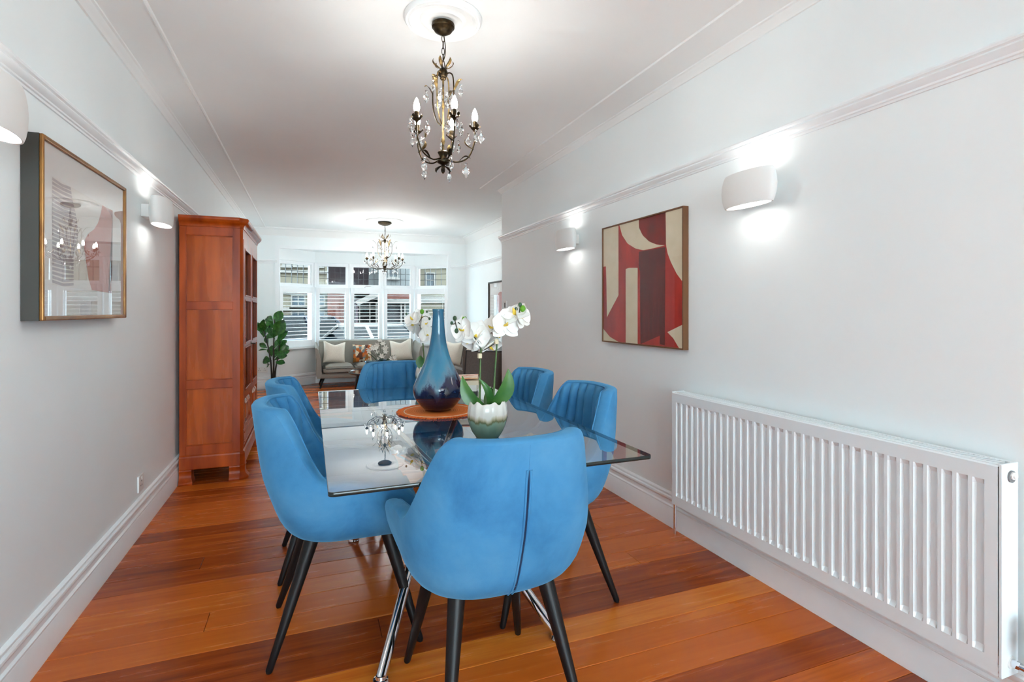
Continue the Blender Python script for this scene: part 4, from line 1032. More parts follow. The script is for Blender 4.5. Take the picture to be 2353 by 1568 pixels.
AF = thing('framed_print', 'dark framed print on the far living room wall', 'picture', (XR2, 7.1, 1.33))
F0, F1, G0, G1 = 6.65, 7.55, 1.03, 1.625; mb = MB()
for bx in ((F0, F0 + .02, G0, G1), (F1 - .02, F1, G0, G1), (F0 + .02, F1 - .02, G0, G0 + .02), (F0 + .02, F1 - .02, G1 - .02, G1)): mb.box(XR2 - .04, XR2 - .001, *bx)
obj('picture_frame', mb, 'frame_black', AF, world=True)
mb = MB(); mb.box(XR2 - .02, XR2 - .001, F0 + .02, F1 - .02, G0 + .02, G1 - .02)
poly_layer(mb, [(7.05 + .14 * math.cos(2 * PI * q / 20) * (1 + .25 * math.sin(2 * PI * q / 20)), 1.30 + .17 * math.sin(2 * PI * q / 20)) for q in range(20)], XR2 - .0205, 1)
obj('print_sheet', mb, ['art_paper', 'art_terracotta'], AF, world=True)
obj('glazing', MB().box(XR2 - .0235, XR2 - .023, F0 + .02, F1 - .02, G0 + .02, G1 - .02), 'picture_glass', AF, world=True)

# ------------------------------------------------------------------ cherry cabinet
CB = thing('display_cabinet', 'tall cherry wood cabinet with panelled side and glazed doors', 'cabinet', (-.64, 4.75, 0))
cx0, cx1, cy0, cy1 = -.838, -.447, 4.195, 5.305
def cb(name, mb, m_='cherry_wood', parent=None, smooth=None): return obj(name, mb, m_, parent or CB, smooth, world=True)
cb('carcass_back', MB().box(cx0, cx0 + .015, cy0 + .03, cy1 - .03, .19, 1.79))
for yy, nm in ((cy0, 'near'), (cy1 - .03, 'far')):
    s0, s1 = (yy, yy + .03)
    mb = MB(); zr = [(.19, .262), (.655, .715), (1.208, 1.262), (1.725, 1.79)]
    mb.box(cx0, cx0 + .040, s0, s1, .19, 1.79, .002)
    # front stile with a chamfered corner
    fr = [(cx1 - .062, s0), (cx1 - .018, s0), (cx1, s0 + .018), (cx1, s1), (cx1 - .062, s1)] if nm == 'near' else [(cx1 - .062, s0), (cx1, s0), (cx1, s1 - .018), (cx1 - .018, s1), (cx1 - .062, s1)]
    mb.prism(fr, .19, 1.79, lambda a, b, h: (a, b, h))
    sd = cb('side_frame', mb)
    for za, zb in zr: cb('side_rail', MB().box(cx0 + .040, cx1 - .062, s0 + .0005, s1, za, zb, .002), 'cherry_wood', sd)
    for (za, zb) in ((.262, .655), (.715, 1.208), (1.262, 1.725)):
        ydp = s0 + .014 if nm == 'near' else s0
        cb('side_panel', MB().box(cx0 + .035, cx1 - .057, ydp, ydp + .014, za - .004, zb + .004), 'cherry_panel', sd)
        if nm == 'near':
            m2 = MB(); r = .004
            for bx in ((cx0 + .040, cx0 + .040 + r, za, zb), (cx1 - .062 - r, cx1 - .062, za, zb), (cx0 + .044, cx1 - .066, za, za + r), (cx0 + .044, cx1 - .066, zb - r, zb)): m2.box(bx[0], bx[1], s0 + .005, s0 + .012, bx[2], bx[3])
            cb('panel_bead', m2, 'cherry_wood', sd)
# plinth with chamfered corners
def foot_outline(e): return [(cx0, cy0 - e), (cx1 - .018, cy0 - e), (cx1 + e, cy0 + .018), (cx1 + e, cy1 - .018), (cx1 - .018, cy1 + e), (cx0, cy1 + e)]
def oct_sweep(prof):
    mb = MB(); rows = []
    for e, z in prof: q = foot_outline(e); rows.append([(a, b, z) for a, b in q])
    mb.grid([r + [r[0]] for r in rows]); n = 6
    mb.add(rows[0], [tuple(range(n))]); mb.add(rows[-1], [tuple(range(n))]); return mb
cb('plinth', oct_sweep([(.010, .100), (.012, .104), (.012, .178), (.010, .182), (.008, .192), (.002, .198), (0, .200)]))
cb('frieze', MB().box(cx1 - .02, cx1 - .0005, cy0 + .0305, cy1 - .0305, 1.716, 1.7845))
cb('cornice', oct_sweep([(.001, 1.784), (.004, 1.786), (.006, 1.798), (.010, 1.806), (.020, 1.816), (.028, 1.822), (.030, 1.828), (.034, 1.832), (.037, 1.842), (.036, 1.852), (.030, 1.857), (0, 1.858)]), smooth=35)
for fx, fy, sxx, syy in ((cx1, cy0, 1, -1), (cx1, cy1, 1, 1), (cx0, cy0, 0, -1), (cx0, cy1, 0, 1)):
    mb = MB(); rows = []
    for e, z in ((.014, .100), (.016, .092), (.012, .084), (.012, .060), (.016, .040), (.026, .026), (.034, .018), (.036, .006), (.034, 0)):
        if sxx:
            a = fy + (0 if syy < 0 else -.0); x_in = fx - .085; y_in = fy + (-syy) * .085
            q = [(x_in, fy + syy * e), (fx - .018, fy + syy * e), (fx + e, fy - syy * .018), (fx + e, y_in), (x_in, y_in)]
        else: q = [(fx, fy + syy * e), (fx + .070 + e * .4, fy + syy * e), (fx + .070 + e * .4, fy - syy * .07), (fx, fy - syy * .07)]
        rows.append([(p_[0], p_[1], z) for p_ in q])
    mb.grid([r + [r[0]] for r in rows]); mb.add(rows[0], [tuple(range(len(rows[0])))]); mb.add(rows[-1], [tuple(range(len(rows[-1])))])
    cb('bracket_foot', mb, smooth=30)
cb('bottom_board', MB().box(cx0, cx1 - .02, cy0 + .03, cy1 - .03, .19, .215)); cb('top_board', MB().box(cx0, cx1 - .021, cy0 + .03, cy1 - .03, 1.775, 1.79))
for zz in (.585, .93, 1.29): cb('shelf', MB().box(cx0 + .015, cx1 - .03, cy0 + .03, cy1 - .03, zz, zz + .018))
dmid = (cy0 + cy1) / 2
for d0, d1, near in ((cy0 + .040, dmid - .0015, True), (dmid + .0015, cy1 - .040, False)):
    mb = MB(); s = .062; fx0, fx1 = cx1 - .022, cx1 + .003
    mb.box(fx0, fx1, d0, d0 + s, .345, 1.715, .002); mb.box(fx0, fx1, d1 - s, d1, .345, 1.715, .002)
    dr = cb('door', mb)
    for za, zb in ((.345, .372), (.552, .612), (1.655, 1.715)): cb('door_rail', MB().box(fx0, fx1, d0 + s, d1 - s, za, zb, .002), 'cherry_wood', dr)
    for za in (.944, 1.293): cb('glazing_bar', MB().box(fx0 + .002, fx1, d0 + s, d1 - s, za - .011, za + .011, .003), 'cherry_wood', dr)
    for za, zb in ((.612, .933), (.955, 1.282), (1.304, 1.655)):
        cb('door_pane', MB().box(fx0 + .008, fx0 + .011, d0 + s, d1 - s, za, zb), 'window_glass', dr)
        m2 = MB(); r = .012
        for bx in ((d0 + s, d0 + s + r, za, zb), (d1 - s - r, d1 - s, za, zb), (d0 + s + r, d1 - s - r, za, za + r), (d0 + s + r, d1 - s - r, zb - r, zb)): m2.box(fx1 - .006, fx1 + .004, *bx, .003)
        cb('bead', m2, 'cherry_wood', dr)
    yy0, yy1 = d0 + s, d1 - s
    pr = [(0, 0), (.004, .004), (.030, .012), (.034, .018)]
    m2 = MB(); rows = []
    for ins, xx in ((0, fx1 - .016), (.006, fx1 - .016), (.04, fx1 + .002), (.046, fx1 + .002)):
        rows.append([(xx, yy0 + ins, .372 + ins), (xx, yy1 - ins, .372 + ins), (xx, yy1 - ins, .552 - ins), (xx, yy0 + ins, .552 - ins), (xx, yy0 + ins, .372 + ins)])
    m2.grid(rows); m2.add(rows[-1][:4], [(0, 1, 2, 3)]); cb('raised_panel', m2, 'cherry_panel', dr)
    if near: cb('door_lock', MB().box(fx1, fx1 + .004, d1 - .034, d1 - .022, .90, .95).tube([(fx1, d1 - .028, .935), (fx1 + .03, d1 - .028, .935)], .004, 8).tube([(fx1 + .03, d1 - .04, .935), (fx1 + .03, d1 - .016, .935)], .005, 8), 'bronze', dr)
drw = cb('drawer', MB().box(cx1 - .02, cx1 + .003, cy0 + .04, cy1 - .04, .225, .340, .003))
cb('drawer_moulding', MB().box(cx1 + .0, cx1 + .008, cy0 + .06, cy1 - .06, .245, .252, .002).box(cx1, cx1 + .008, cy0 + .06, cy1 - .06, .315, .322, .002), 'cherry_wood', drw)

# ------------------------------------------------------------------ radiator
RD = thing('radiator', 'long white ribbed panel radiator on the right wall', 'radiator', (XR - .06, 1.59, .19))
ry0, ry1, rz0, rz1 = .880, 2.300, .180, .768; xf = 1.788
mb = MB(); NR = 34; mgn = .030; rib0, rib1 = rz0 + .052, rz1 - .052
ys = [ry0 + .004, ry0 + mgn]; dep = [0, 0]; pit = (ry1 - ry0 - 2 * mgn) / NR
for k in range(NR):
    b0 = ry0 + mgn + k * pit
    ys += [b0 + pit * .14, b0 + pit * .26, b0 + pit * .74, b0 + pit * .86]; dep += [0, .012, .012, 0]
ys += [ry1 - mgn, ry1 - .004]; dep += [0, 0]
rows = []
for z, kk in ((rz0, 0), (rib0 - .004, 0), (rib0 + .012, 1), (rib1 - .012, 1), (rib1 + .004, 0), (rz1 - .004, 0)):
    rows.append([(xf + d * kk, yy, z) for yy, d in zip(ys, dep)])
rows.append([(xf + .006, yy, rz1 + .0) for yy in ys]); rows.insert(0, [(xf + .008, yy, rz0 - .004) for yy in ys])
mb.grid(rows)
obj('front_panel', mb, 'radiator_white', RD, 18, world=True)
obj('rear_panel', MB().box(xf + .060, xf + .072, ry0 + .006, ry1 - .006, rz0, rz1 - .01), 'radiator_white', RD, world=True)
obj('convector_fins', MB().box(xf + .016, xf + .058, ry0 + .03, ry1 - .03, rz0 + .03, rz1 - .04), 'radiator_white', RD, world=True)
for a, b in ((ry0 - .004, ry0 + .004), (ry1 - .004, ry1 + .004)): obj('side_cover', MB().box(xf + .003, xf + .080, a, b, rz0 - .004, rz1 + .004, .0015), 'radiator_white', RD, world=True)
tg = MB(); tg.box(xf + .006, xf + .022, ry0 + .004, ry1 - .004, rz1 - .004, rz1 + .002); tg.box(xf + .066, xf + .080, ry0 + .004, ry1 - .004, rz1 - .004, rz1 + .002)
k = 0; yy = ry0 + .02
while yy < ry1 - .02: tg.box(xf + .022, xf + .066, yy, yy + .007, rz1 - .004, rz1 + .0015); yy += .0128
obj('top_grille', tg, 'radiator_white', RD, world=True)
obj('grille_shade', MB().box(xf + .020, xf + .068, ry0 + .01, ry1 - .01, rz1 - .012, rz1 - .010), 'vent_shade_collar', RD, world=True)  # grey sheet coloured as the shade between the grille slats
yv = ry0 - .004
mb = MB(); mb.tube([(xf + .045, yv + .004, .735), (xf + .045, yv - .004, .735)], .017, 18); obj('vent_collar', mb, 'vent_shade_collar', RD, 40, world=True)
mb = MB(); mb.tube([(xf + .045, yv, .738), (xf + .045, yv - .008, .738)], .0115, 6); mb.tube([(xf + .045, yv - .007, .738), (xf + .045, yv - .013, .738)], .008, 12); obj('bleed_valve', mb, 'plastic_white', RD, 40, world=True)
mb = MB(); mb.tube([(xf + .045, yv + .004, .215), (xf + .045, yv - .003, .215)], .018, 18); obj('valve_collar', mb, 'plastic_white', RD, 40, world=True)
mb = MB(); mb.tube([(xf + .045, yv, .215), (xf + .045, yv - .022, .215)], [.012, .011], 6); mb.tube([(xf + .045, yv - .02, .215), (xf + .045, yv - .045, .215)], .009, 14); mb.tube([(xf + .045, yv - .042, .215), (xf + .045, yv - .056, .215)], .0125, 6)
mb.tube([(xf + .045, yv - .065, .265), (xf + .045, yv - .065, .185)], .013, 14); mb.tube([(xf + .045, yv - .065, .19), (xf + .045, yv - .065, .0)], .0075, 12)
tv = obj('radiator_valve', mb, 'chrome', RD, 40, world=True)
mb = MB(); mb.tube([(xf + .045, yv - .065, .262), (xf + .045, yv - .065, .272), (xf + .045, yv - .065, .340), (xf + .045, yv - .065, .352)], [.015, .023, .021, .012], 18); obj('valve_head', mb, 'chrome', tv, 40, world=True)
mb = MB(); mb.tube([(xf + .045, ry1 + .004, .235), (xf + .045, ry1 + .03, .235)], .010, 12); mb.tube([(xf + .045, ry1 + .03, .285), (xf + .045, ry1 + .03, .19)], [.013, .012], 12); mb.tube([(xf + .045, ry1 + .03, .2), (xf + .045, ry1 + .03, 0)], .0075, 10)
obj('lockshield_valve', mb, 'chrome', RD, 40, world=True)

# ------------------------------------------------------------------ sockets and switch
def plate(name, label, cat, loc, axis, w, h, kind):
    t = thing(name, label, cat, loc)
    def B(a0, a1, d0, d1, z0, z1, bev=0.0):
        if axis == 'x+': return MB().box(d0, d1, a0, a1, z0, z1, bev)
        if axis == 'x-': return MB().box(-d1, -d0, a0, a1, z0, z1, bev)
        return MB().box(a0, a1, -d1, -d0, z0, z1, bev)
    obj('face_plate', B(-w / 2, w / 2, .0005, .009, -h / 2, h / 2, .002), 'plastic_white', t)
    if kind == 'socket':
        offs = (0,) if w < .1 else (-w / 4, w / 4)
        for o_ in offs:
            obj('rocker', B(o_ - .012 + .016, o_ + .002 + .016, .009, .0115, .016, .034, .001), 'plastic_white', t)
            for a, z in ((0, .012), (-.011, -.012), (.011, -.012)): obj('pin_hole', B(o_ + a - .0035, o_ + a + .0035, .0085, .0094, z - .004, z + .004), 'socket_dark', t)
    else:
        tg = B(-.012, .012, .009, .013, -.026, .026, .001); obj('rocker', tg, 'socket_dark', t)
    return t
plate('power_socket', 'white single power socket low on the left wall', 'power socket', (XL, 3.40, .262), 'x+', .088, .088, 'socket')
plate('power_socket', 'white double power socket behind the potted fig', 'power socket', (-.68, YF, .30), 'y-', .15, .09, 'socket')
plate('light_switch', 'small white light switch with dark rocker at the end of the right wall', 'light switch', (XR, 5.09, 1.255), 'x-', .088, .088, 'switch')

# ------------------------------------------------------------------ living room
def sofa(label, loc, rz, W, D, m_, backh=.70, group=None, pip='sofa_fabric'):
    t = thing('sofa', label, 'sofa', loc, rz, group)
    h = W / 2
    def cush(x0, x1, y0, y1, z0, z1, b, puff=.02):
        bm = bmesh.new(); bmesh.ops.create_cube(bm, size=1)
        for v in bm.verts: v.co = Vector((lerp(x0, x1, v.co.x + .5), lerp(y0, y1, v.co.y + .5), lerp(z0, z1, v.co.z + .5)))
        bmesh.ops.subdivide_edges(bm, edges=bm.edges[:], cuts=4, use_grid_fill=True)
        cx, cy = (x0 + x1) / 2, (y0 + y1) / 2
        for v in bm.verts:
            fx = 1 - abs((v.co.x - cx) / ((x1 - x0) / 2)) ** 4; fy = 1 - abs((v.co.y - cy) / ((y1 - y0) / 2)) ** 4
            if v.co.z > (z0 + z1) / 2 + .001: v.co.z += puff * (fx * fy - .3)
        ee = [e for e in bm.edges if e.calc_face_angle(0) > .6]
        bmesh.ops.bevel(bm, geom=ee, offset=b, segments=3, affect='EDGES')
        return MB().bm(bm)
    obj('base', MB().box(-h + .01, h - .01, -D / 2 + .02, D / 2, .155, .225, .02), m_, t, 40)
    nseat = 3 if W > 1.5 else (2 if W > 1 else 1)
    a0, a1 = -h + .10, h - .10
    for k in range(nseat): obj('seat_cushion', cush(lerp(a0, a1, k / nseat) + .002, lerp(a0, a1, (k + 1) / nseat) - .002, -D / 2, D / 2 - .14, .215, .345, .035, .035), m_, t, 60)
    # back and arms, slightly flared
    mb = MB(); rows = []
    rows = [[(x, D / 2 - .16 + .05 * q, z) for x in (-h + .05, h - .05)] for q, z in ((0, .22), (.5, .45), (1.6, backh))] + [[(x, D / 2 + .02 + .05 * q, z) for x in (-h + .05, h - .05)] for q, z in ((.6, backh + .008), (.2, .45), (-.6, .18))]
    mb.grid(rows + [rows[0]])
    for i_ in (0, 1): mb.add([r[i_] for r in rows], [tuple(range(len(rows)))])
    obj('backrest', mb, m_, t, 30)
    for s in (-1, 1):
        mb = MB(); prof = [(-.015, .16), (.0, .20), (-.005, .45), (.018, .60), (.014, .625), (.0, .63), (-.030, .60), (-.070, .42), (-.080, .22), (-.06, .16)]
        ys_ = [(-D / 2 + .005, .0), (-D / 2 + .05, .012), (0, .03), (D / 2 - .02, .06)]
        rows = [[(s * (h + px_), yy, pz_ + (dz if pz_ > .4 else 0)) for px_, pz_ in prof] for yy, dz in ys_]
        mb.grid([r + [r[0]] for r in rows]); mb.add(rows[0], [tuple(range(len(prof)))]); mb.add(rows[-1], [tuple(range(len(prof)))])
        obj('arm', mb, m_, t, 40)
        for f in (-1, 1):
            top = Vector((s * (h - .11), f * (D / 2 - .09), .165)); bot = Vector((s * (h - .055), f * (D / 2 - .05), 0))
            obj('leg', MB().tube([top, bot], [.020, .010], 10), 'leg_black', t, 40)
    return t
sofa('grey fabric three seat sofa standing in the window bay', (.90, 8.865, 0), 0, 1.62, .66, 'sofa_fabric')
sofa('dark taupe sofa along the far right wall, partly hidden by orchids', (2.14, 7.30, 0), -PI / 2, 1.75, .70, 'taupe_leather', .68)
AC = thing('armchair', 'dark taupe leather armchair with its back to the dining table', 'armchair', (1.95, 5.80, 0), .06)
mb = MB(); rows = []
for q, z in ((0, .16), (.3, .40), (.9, .62), (1.5, .775)): rows.append([(x, -.30 - .05 * q - .05 * (1 - (x / .42) ** 2), z - .02 * (1 - (x / .42) ** 2) * (1 if z > .7 else 0)) for x in [lerp(-.42, .42, i_ / 8) for i_ in range(9)]])
r2 = [[(x, y_ + .09, z) for x, y_, z in r] for r in rows]
mb.grid(rows); mb.grid(r2); mb.grid([rows[-1], r2[-1]]); mb.grid([rows[0], r2[0]]); mb.grid([[r[0] for r in rows], [r[0] for r in r2]]); mb.grid([[r[-1] for r in rows], [r[-1] for r in r2]])
bk_ = obj('backrest', mb, 'taupe_leather', AC, 40)
obj('piping', MB().tube([r[0] for r in rows] + rows[-1] + [r[-1] for r in reversed(rows)], .006, 6), 'taupe_piping', bk_, 60)
obj('seat', MB().box(-.36, .36, -.28, .33, .19, .40, .04), 'taupe_leather', AC, 40)
for s in (-1, 1):
    obj('arm', MB().box(s * .39 - .05, s * .39 + .05, -.28, .32, .16, .56, .03), 'taupe_leather', AC, 40)
    for f in (-1, 1): obj('leg', MB().tube([(s * .33, f * .24, .17), (s * .37, f * .29, 0)], [.018, .010], 10), 'leg_black', AC, 40)

def cushion(label, loc, rot, S, m_, th=.07, chop=.0):
    mb = MB(); n = 14; top = []; bot = []
    for i_ in range(n + 1):
        a = i_ / n * 2 - 1; ra = []; rb = []
        for j in range(n + 1):
            b = j / n * 2 - 1
            px_ = a * S * (1 - .07 * (1 - b * b)); pz_ = b * S * (1 - .07 * (1 - a * a))
            if b > 0: pz_ -= chop * S * (b ** 2) * max(0, 1 - abs(a) * 1.15)
            h = th * (max(0, (1 - a ** 4) * (1 - b ** 4))) ** .55 + .002
            ra.append((px_, -h, pz_)); rb.append((px_, h, pz_))
        top.append(ra); bot.append(rb)
    mb.grid(top); mb.grid(bot)
    rim = lambda g: g[0] + [r[-1] for r in g[1:]] + list(reversed(g[-1]))[1:] + [r[0] for r in reversed(g[:-1])]
    mb.grid([rim(top), rim(bot)])
    o = tag(obj('cushion', mb, m_, None, 70), label, 'cushion', 'scatter cushions on the sofas'); o.location = loc; o.rotation_euler = rot
    return o
cushion('cream cushion at the left end of the grey sofa', (.365, 8.86, .535), (-.26, .10, .25), .175, 'cushion_cream', .07, .30)
cushion('orange and cream checked cushion in the middle of the grey sofa', (.80, 8.93, .50), (-.24, .0, 0), .150, 'cushion_check', .06, .04)
cushion('cream cushion at the right end of the grey sofa', (1.42, 8.86, .545), (-.24, -.12, -.3), .180, 'cushion_cream', .07, .32)
cushion('cream cushion standing upright on the taupe sofa', (2.05, 7.92, .54), (-.2, .05, -.9), .19, 'cushion_cream', .07, .12)
cushion('cream cushion leaning on the taupe sofa, right of the upright one', (2.28, 7.55, .53), (-.2, .1, -1.3), .18, 'cushion_cream', .07, .15)

CT = thing('coffee_table', 'round dark coffee table with slim legs in front of the grey sofa', 'coffee table', (.90, 7.50, 0))
obj('table_top', MB().lathe([(0, .335), (.38, .335), (.40, .338), (.412, .350), (.412, .362), (.404, .364), (.398, .356), (0, .355)], (0, 0, 0), 56), 'table_dark', CT, 40)
obj('inlay', MB().lathe([(0, .356), (.396, .356), (.396, .3575), (0, .3575)], (0, 0, 0), 56), 'table_top_dark', CT)
for k in range(4):
    a = PI / 4 + k * PI / 2 + .35; obj('leg', MB().tube([(.30 * math.cos(a), .30 * math.sin(a), .336), (.35 * math.cos(a), .35 * math.sin(a), 0)], [.024, .014], 12), 'table_dark', CT, 40)
def martini(label, x, y, hgt, r):
    t = thing('cocktail_glass', label, 'glass', (x, y, .358), 0, 'wide flared glasses on the coffee table')
    obj('bowl', MB().lathe([(.004, hgt * .45), (r, hgt), (r - .002, hgt), (.004, hgt * .45 + .004)], (0, 0, 0), 28, closed=True), 'tint_glass', t, 50)
    obj('stem', MB().lathe([(0, .004), (.0035, .006), (.0035, hgt * .46), (0, hgt * .46)], (0, 0, 0), 10), 'crystal', t, 50)
    obj('foot', MB().lathe([(0, 0), (r * .55, 0), (r * .55, .003), (.004, .007), (0, .007)], (0, 0, 0), 24), 'crystal', t, 50)
    return t
def at_d(u, D):   # plan position on the view ray of column u
    p = CF * D + CR * ((u - 1176.5) / 1210 * D); return p.x, p.y
gx, gy = at_d(851, 7.05); martini('blue tinted flared glass on the coffee table, the left one', gx, gy, .165, .088)
gx2, gy2 = at_d(877, 7.25); martini('flared glass holding white flowers on the coffee table', gx2, gy2, .165, .085)
FL = thing('flower_stems', 'white star shaped flowers standing in the flared glass', 'flowers', (gx2, gy2, .358 + .09))
STAR = None
mb = MB()
for q in range(6):
    a = q * PI / 3; c, s_ = math.cos(a), math.sin(a); w = .011; L_ = .042
    mb.add([(0, 0, 0), (c * L_ * .5 - s_ * w, s_ * L_ * .5 + c * w, .010), (c * L_, s_ * L_, .022), (c * L_ * .5 + s_ * w, s_ * L_ * .5 - c * w, .010), (c * L_ * .5, s_ * L_ * .5, .004)], [(0, 1, 4), (1, 2, 4), (2, 3, 4), (3, 0, 4)])
STAR = mb.mesh('flower', 'flower_white', None)
rr = random.Random(11)
for k in range(16):
    du, dv = rr.uniform(-26, 40), rr.uniform(12, 62); D_ = 7.15
    tip = CR * (du * D_ / 1210) + UZ * (dv * D_ / 1210 * .9) + CF * rr.uniform(-.08, .08)
    st = obj('stalk', MB().tube(bezier([(0, 0, -.01), tip * .5 + UZ * .02, tip], 5), .0026, 5), 'flower_stalk', FL, 60)
    f = obj('flower', None, None, FL, me=STAR); f.location = tip
    dd = (tip.normalized() * .5 - CF * .8 + Vector((rr.uniform(-.4, .4), rr.uniform(-.4, .4), rr.uniform(-.2, .5)))).normalized()
    f.rotation_euler = dd.to_track_quat('Z', 'Y').to_euler(); sc_ = rr.uniform(.9, 1.3); f.scale = (sc_,) * 3
for sx in (-1, 1): obj('grass_blade', MB().tube(bezier([(0, 0, -.01), CR * (sx * .10) + UZ * .10, CR * (sx * .19) + UZ * (.17 if sx < 0 else .14)], 5), [.006] * 5 + [.005] * 5 + [.002], 5), 'flower_stalk', FL, 60)
bx_, by_ = at_d(909, 7.45)
tag(obj('trinket_box', MB().lathe([(0, 0), (.105, 0), (.105, .055), (.108, .056), (.108, .068), (0, .068)], (0, 0, 0), 32), 'box_pattern', None, 40), 'round white patterned box, the larger one under another on the coffee table', 'box', 'patterned boxes on the coffee table').location = (bx_, by_, .3578)
tag(obj('trinket_box', MB().lathe([(0, 0), (.055, 0), (.055, .030), (.057, .031), (.057, .040), (0, .040)], (0, 0, 0), 28), 'box_pattern', None, 40), 'small round patterned box stacked on the larger one', 'box', 'patterned boxes on the coffee table').location = (bx_, by_, .4262)
cx_, cy_ = at_d(849, 7.32)
CD = thing('candle_jar', 'bright blue lidded candle jar behind the left flared glass', 'candle', (cx_, cy_, .358))
obj('jar', MB().lathe([(0, 0), (.04, 0), (.045, .02), (.045, .07), (0, .07)], (0, 0, 0), 24), 'plastic_white', CD, 40)
obj('lid', MB().lathe([(0, .07), (.052, .072), (.05, .085), (.02, .10), (.008, .105), (.01, .125), (0, .13)], (0, 0, 0), 24), 'candle_blue', CD, 40)
ox, oy = at_d(836, 6.98)
tag(obj('ring_dish', MB().lathe([(.045, 0), (.05, .004), (.052, .014), (.048, .014), (.044, .004)], (0, 0, 0), 28, closed=True), 'plastic_white', None, 40), 'small pale ring dish near the coffee table edge', 'dish').location = (ox, oy, .3578)

# potted fig
PF = thing('potted_fig', 'fiddle leaf fig with dark glossy leaves in a cream pot', 'potted plant', (-.525, 8.66, 0))
obj('pot', MB().lathe([(0, 0), (.082, 0), (.090, .01), (.098, .135), (.096, .142), (.086, .140), (.084, .12), (0, .118)], (0, 0, 0), 32), 'plant_pot', PF, 40)
obj('soil', MB().lathe([(0, .124), (.085, .121)], (0, 0, 0), 20), 'soil', PF)
kp = 7.88 / 1210
def NP(u, v, f=0.0): return CR * ((u - 625) * kp) + UZ * ((898 - v) * kp) + CF * f
stems = [[NP(624, 877), NP(622, 840), NP(616, 800), NP(608, 770), NP(604, 748)], [NP(627, 877), NP(628, 845), NP(628, 800), NP(629, 760), NP(630, 735)], [NP(630, 877), NP(633, 845), NP(640, 812), NP(643, 780)]]
for s_ in stems: pts = bezier(s_, 6); obj('stem', MB().tube(pts, [lerp(.014, .006, i_ / len(pts)) for i_ in range(len(pts))], 8), 'fig_stem', PF, 60)
def fig_mesh():
    mb = MB(); nu, nv = 9, 7; top = []; bot = []
    for i_ in range(nu + 1):
        t = i_ / nu; w = .30 * (math.sin(PI * t ** 1.25) ** .8 * (.75 + .35 * t)) if 0 < t < 1 else .02
        z = -.16 * t * t + .05 * t; r = []
        for j in range(nv): s_ = j / (nv - 1) * 2 - 1; r.append((s_ * w, t, z + .10 * abs(s_) * w * 2 + .02 * math.sin(8 * t + 4 * s_)))
        top.append([(a, b, c + .006) for a, b, c in r]); bot.append([(a, b, c - .006) for a, b, c in r])
    mb.grid(top); mb.grid(bot); mb.grid([[r[0] for r in top] + [r[-1] for r in reversed(top)], [r[0] for r in bot] + [r[-1] for r in reversed(bot)]])
    return mb.mesh('leaf', 'fig_leaf', 70)
FIG = fig_mesh()
lv = [(629, 748, 640, 716), (626, 750, 604, 728), (630, 752, 648, 746), (628, 755, 617, 734), (630, 775, 656, 740), (629, 780, 622, 752), (605, 762, 612, 738), (604, 765, 594, 742), (606, 775, 598, 752), (608, 778, 620, 770), (632, 790, 657, 762), (642, 790, 655, 784), (632, 800, 640, 780), (612, 800, 596, 790), (618, 805, 604, 802), (630, 805, 648, 792), (642, 815, 662, 806), (640, 812, 655, 796), (622, 820, 612, 796), (630, 822, 637, 800), (622, 830, 595, 828), (634, 832, 656, 832), (630, 828, 645, 818), (634, 812, 661, 816), (614, 792, 602, 770), (624, 768, 614, 756), (640, 800, 650, 782), (620, 838, 606, 840)]
rr = random.Random(5)
for (u0, v0, u1, v1) in lv:
    f0 = rr.uniform(-.03, .03); b0 = NP(u0, v0, f0); t0 = NP(u1, v1, f0 + rr.uniform(-.14, .12)); d = (t0 - b0); L_ = d.length * 1.08; d.normalize()
    nrm = (-CF * .9 + UZ * rr.uniform(.1, .9) + CR * rr.uniform(-.6, .6)); nrm = (nrm - d * nrm.dot(d)).normalized(); xx = d.cross(nrm)
    lf = obj('leaf', None, None, PF, me=FIG)
    lf.matrix_local = Matrix.Translation(b0) @ Matrix((xx, d, nrm)).transposed().to_4x4() @ Matrix.Scale(L_, 4)

# ------------------------------------------------------------------ the street beyond the bay
ZG = -.60
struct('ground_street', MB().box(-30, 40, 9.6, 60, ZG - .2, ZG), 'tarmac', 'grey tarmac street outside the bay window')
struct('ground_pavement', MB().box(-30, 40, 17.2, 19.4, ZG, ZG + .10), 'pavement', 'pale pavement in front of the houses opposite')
struct('ground_garden', MB().box(-8, 9, -18, YR - .11, -.25, -.06), 'patio_stone', 'pale stone terrace behind the viewer')  # unseen terrace, made pale to bounce daylight into the room
def house(label, x0, x1, y, z1, wall, wins, extra=None, loc_y=6.0):  # most rise out of view, height added to block sky from the shutters
    t = thing('house', label, 'house', ((x0 + x1) / 2, y + loc_y / 2, ZG), 0, 'houses across the street')
    obj('wall', MB().box(x0, x1, y, y + loc_y, ZG, z1), wall, t, world=True)
    for (a, b, c, d, nx, nz, blind) in wins:
        mb = MB(); fw = .05
        for bx in ((a - fw, a, c - fw, d + fw), (b, b + fw, c - fw, d + fw), (a, b, c - fw, c), (a, b, d, d + fw)): mb.box(bx[0], bx[1], y - .05, y + .02, bx[2], bx[3])
        for k in range(1, nx): xx = lerp(a, b, k / nx); mb.box(xx - .02, xx + .02, y - .03, y - .005, c, d)
        for k in range(1, nz): zz = lerp(c, d, k / nz); mb.box(a, b, y - .031, y - .006, zz - .02, zz + .02)
        mb.box(a - .1, b + .1, y - .12, y, c - .12, c - .05)
        w = obj('window', mb, 'house_trim', t, world=True)
        obj('pane', MB().box(a, b, y - .012, y - .008, c, d), 'blind_grey' if blind else 'pane_dark', w, world=True)
    return t
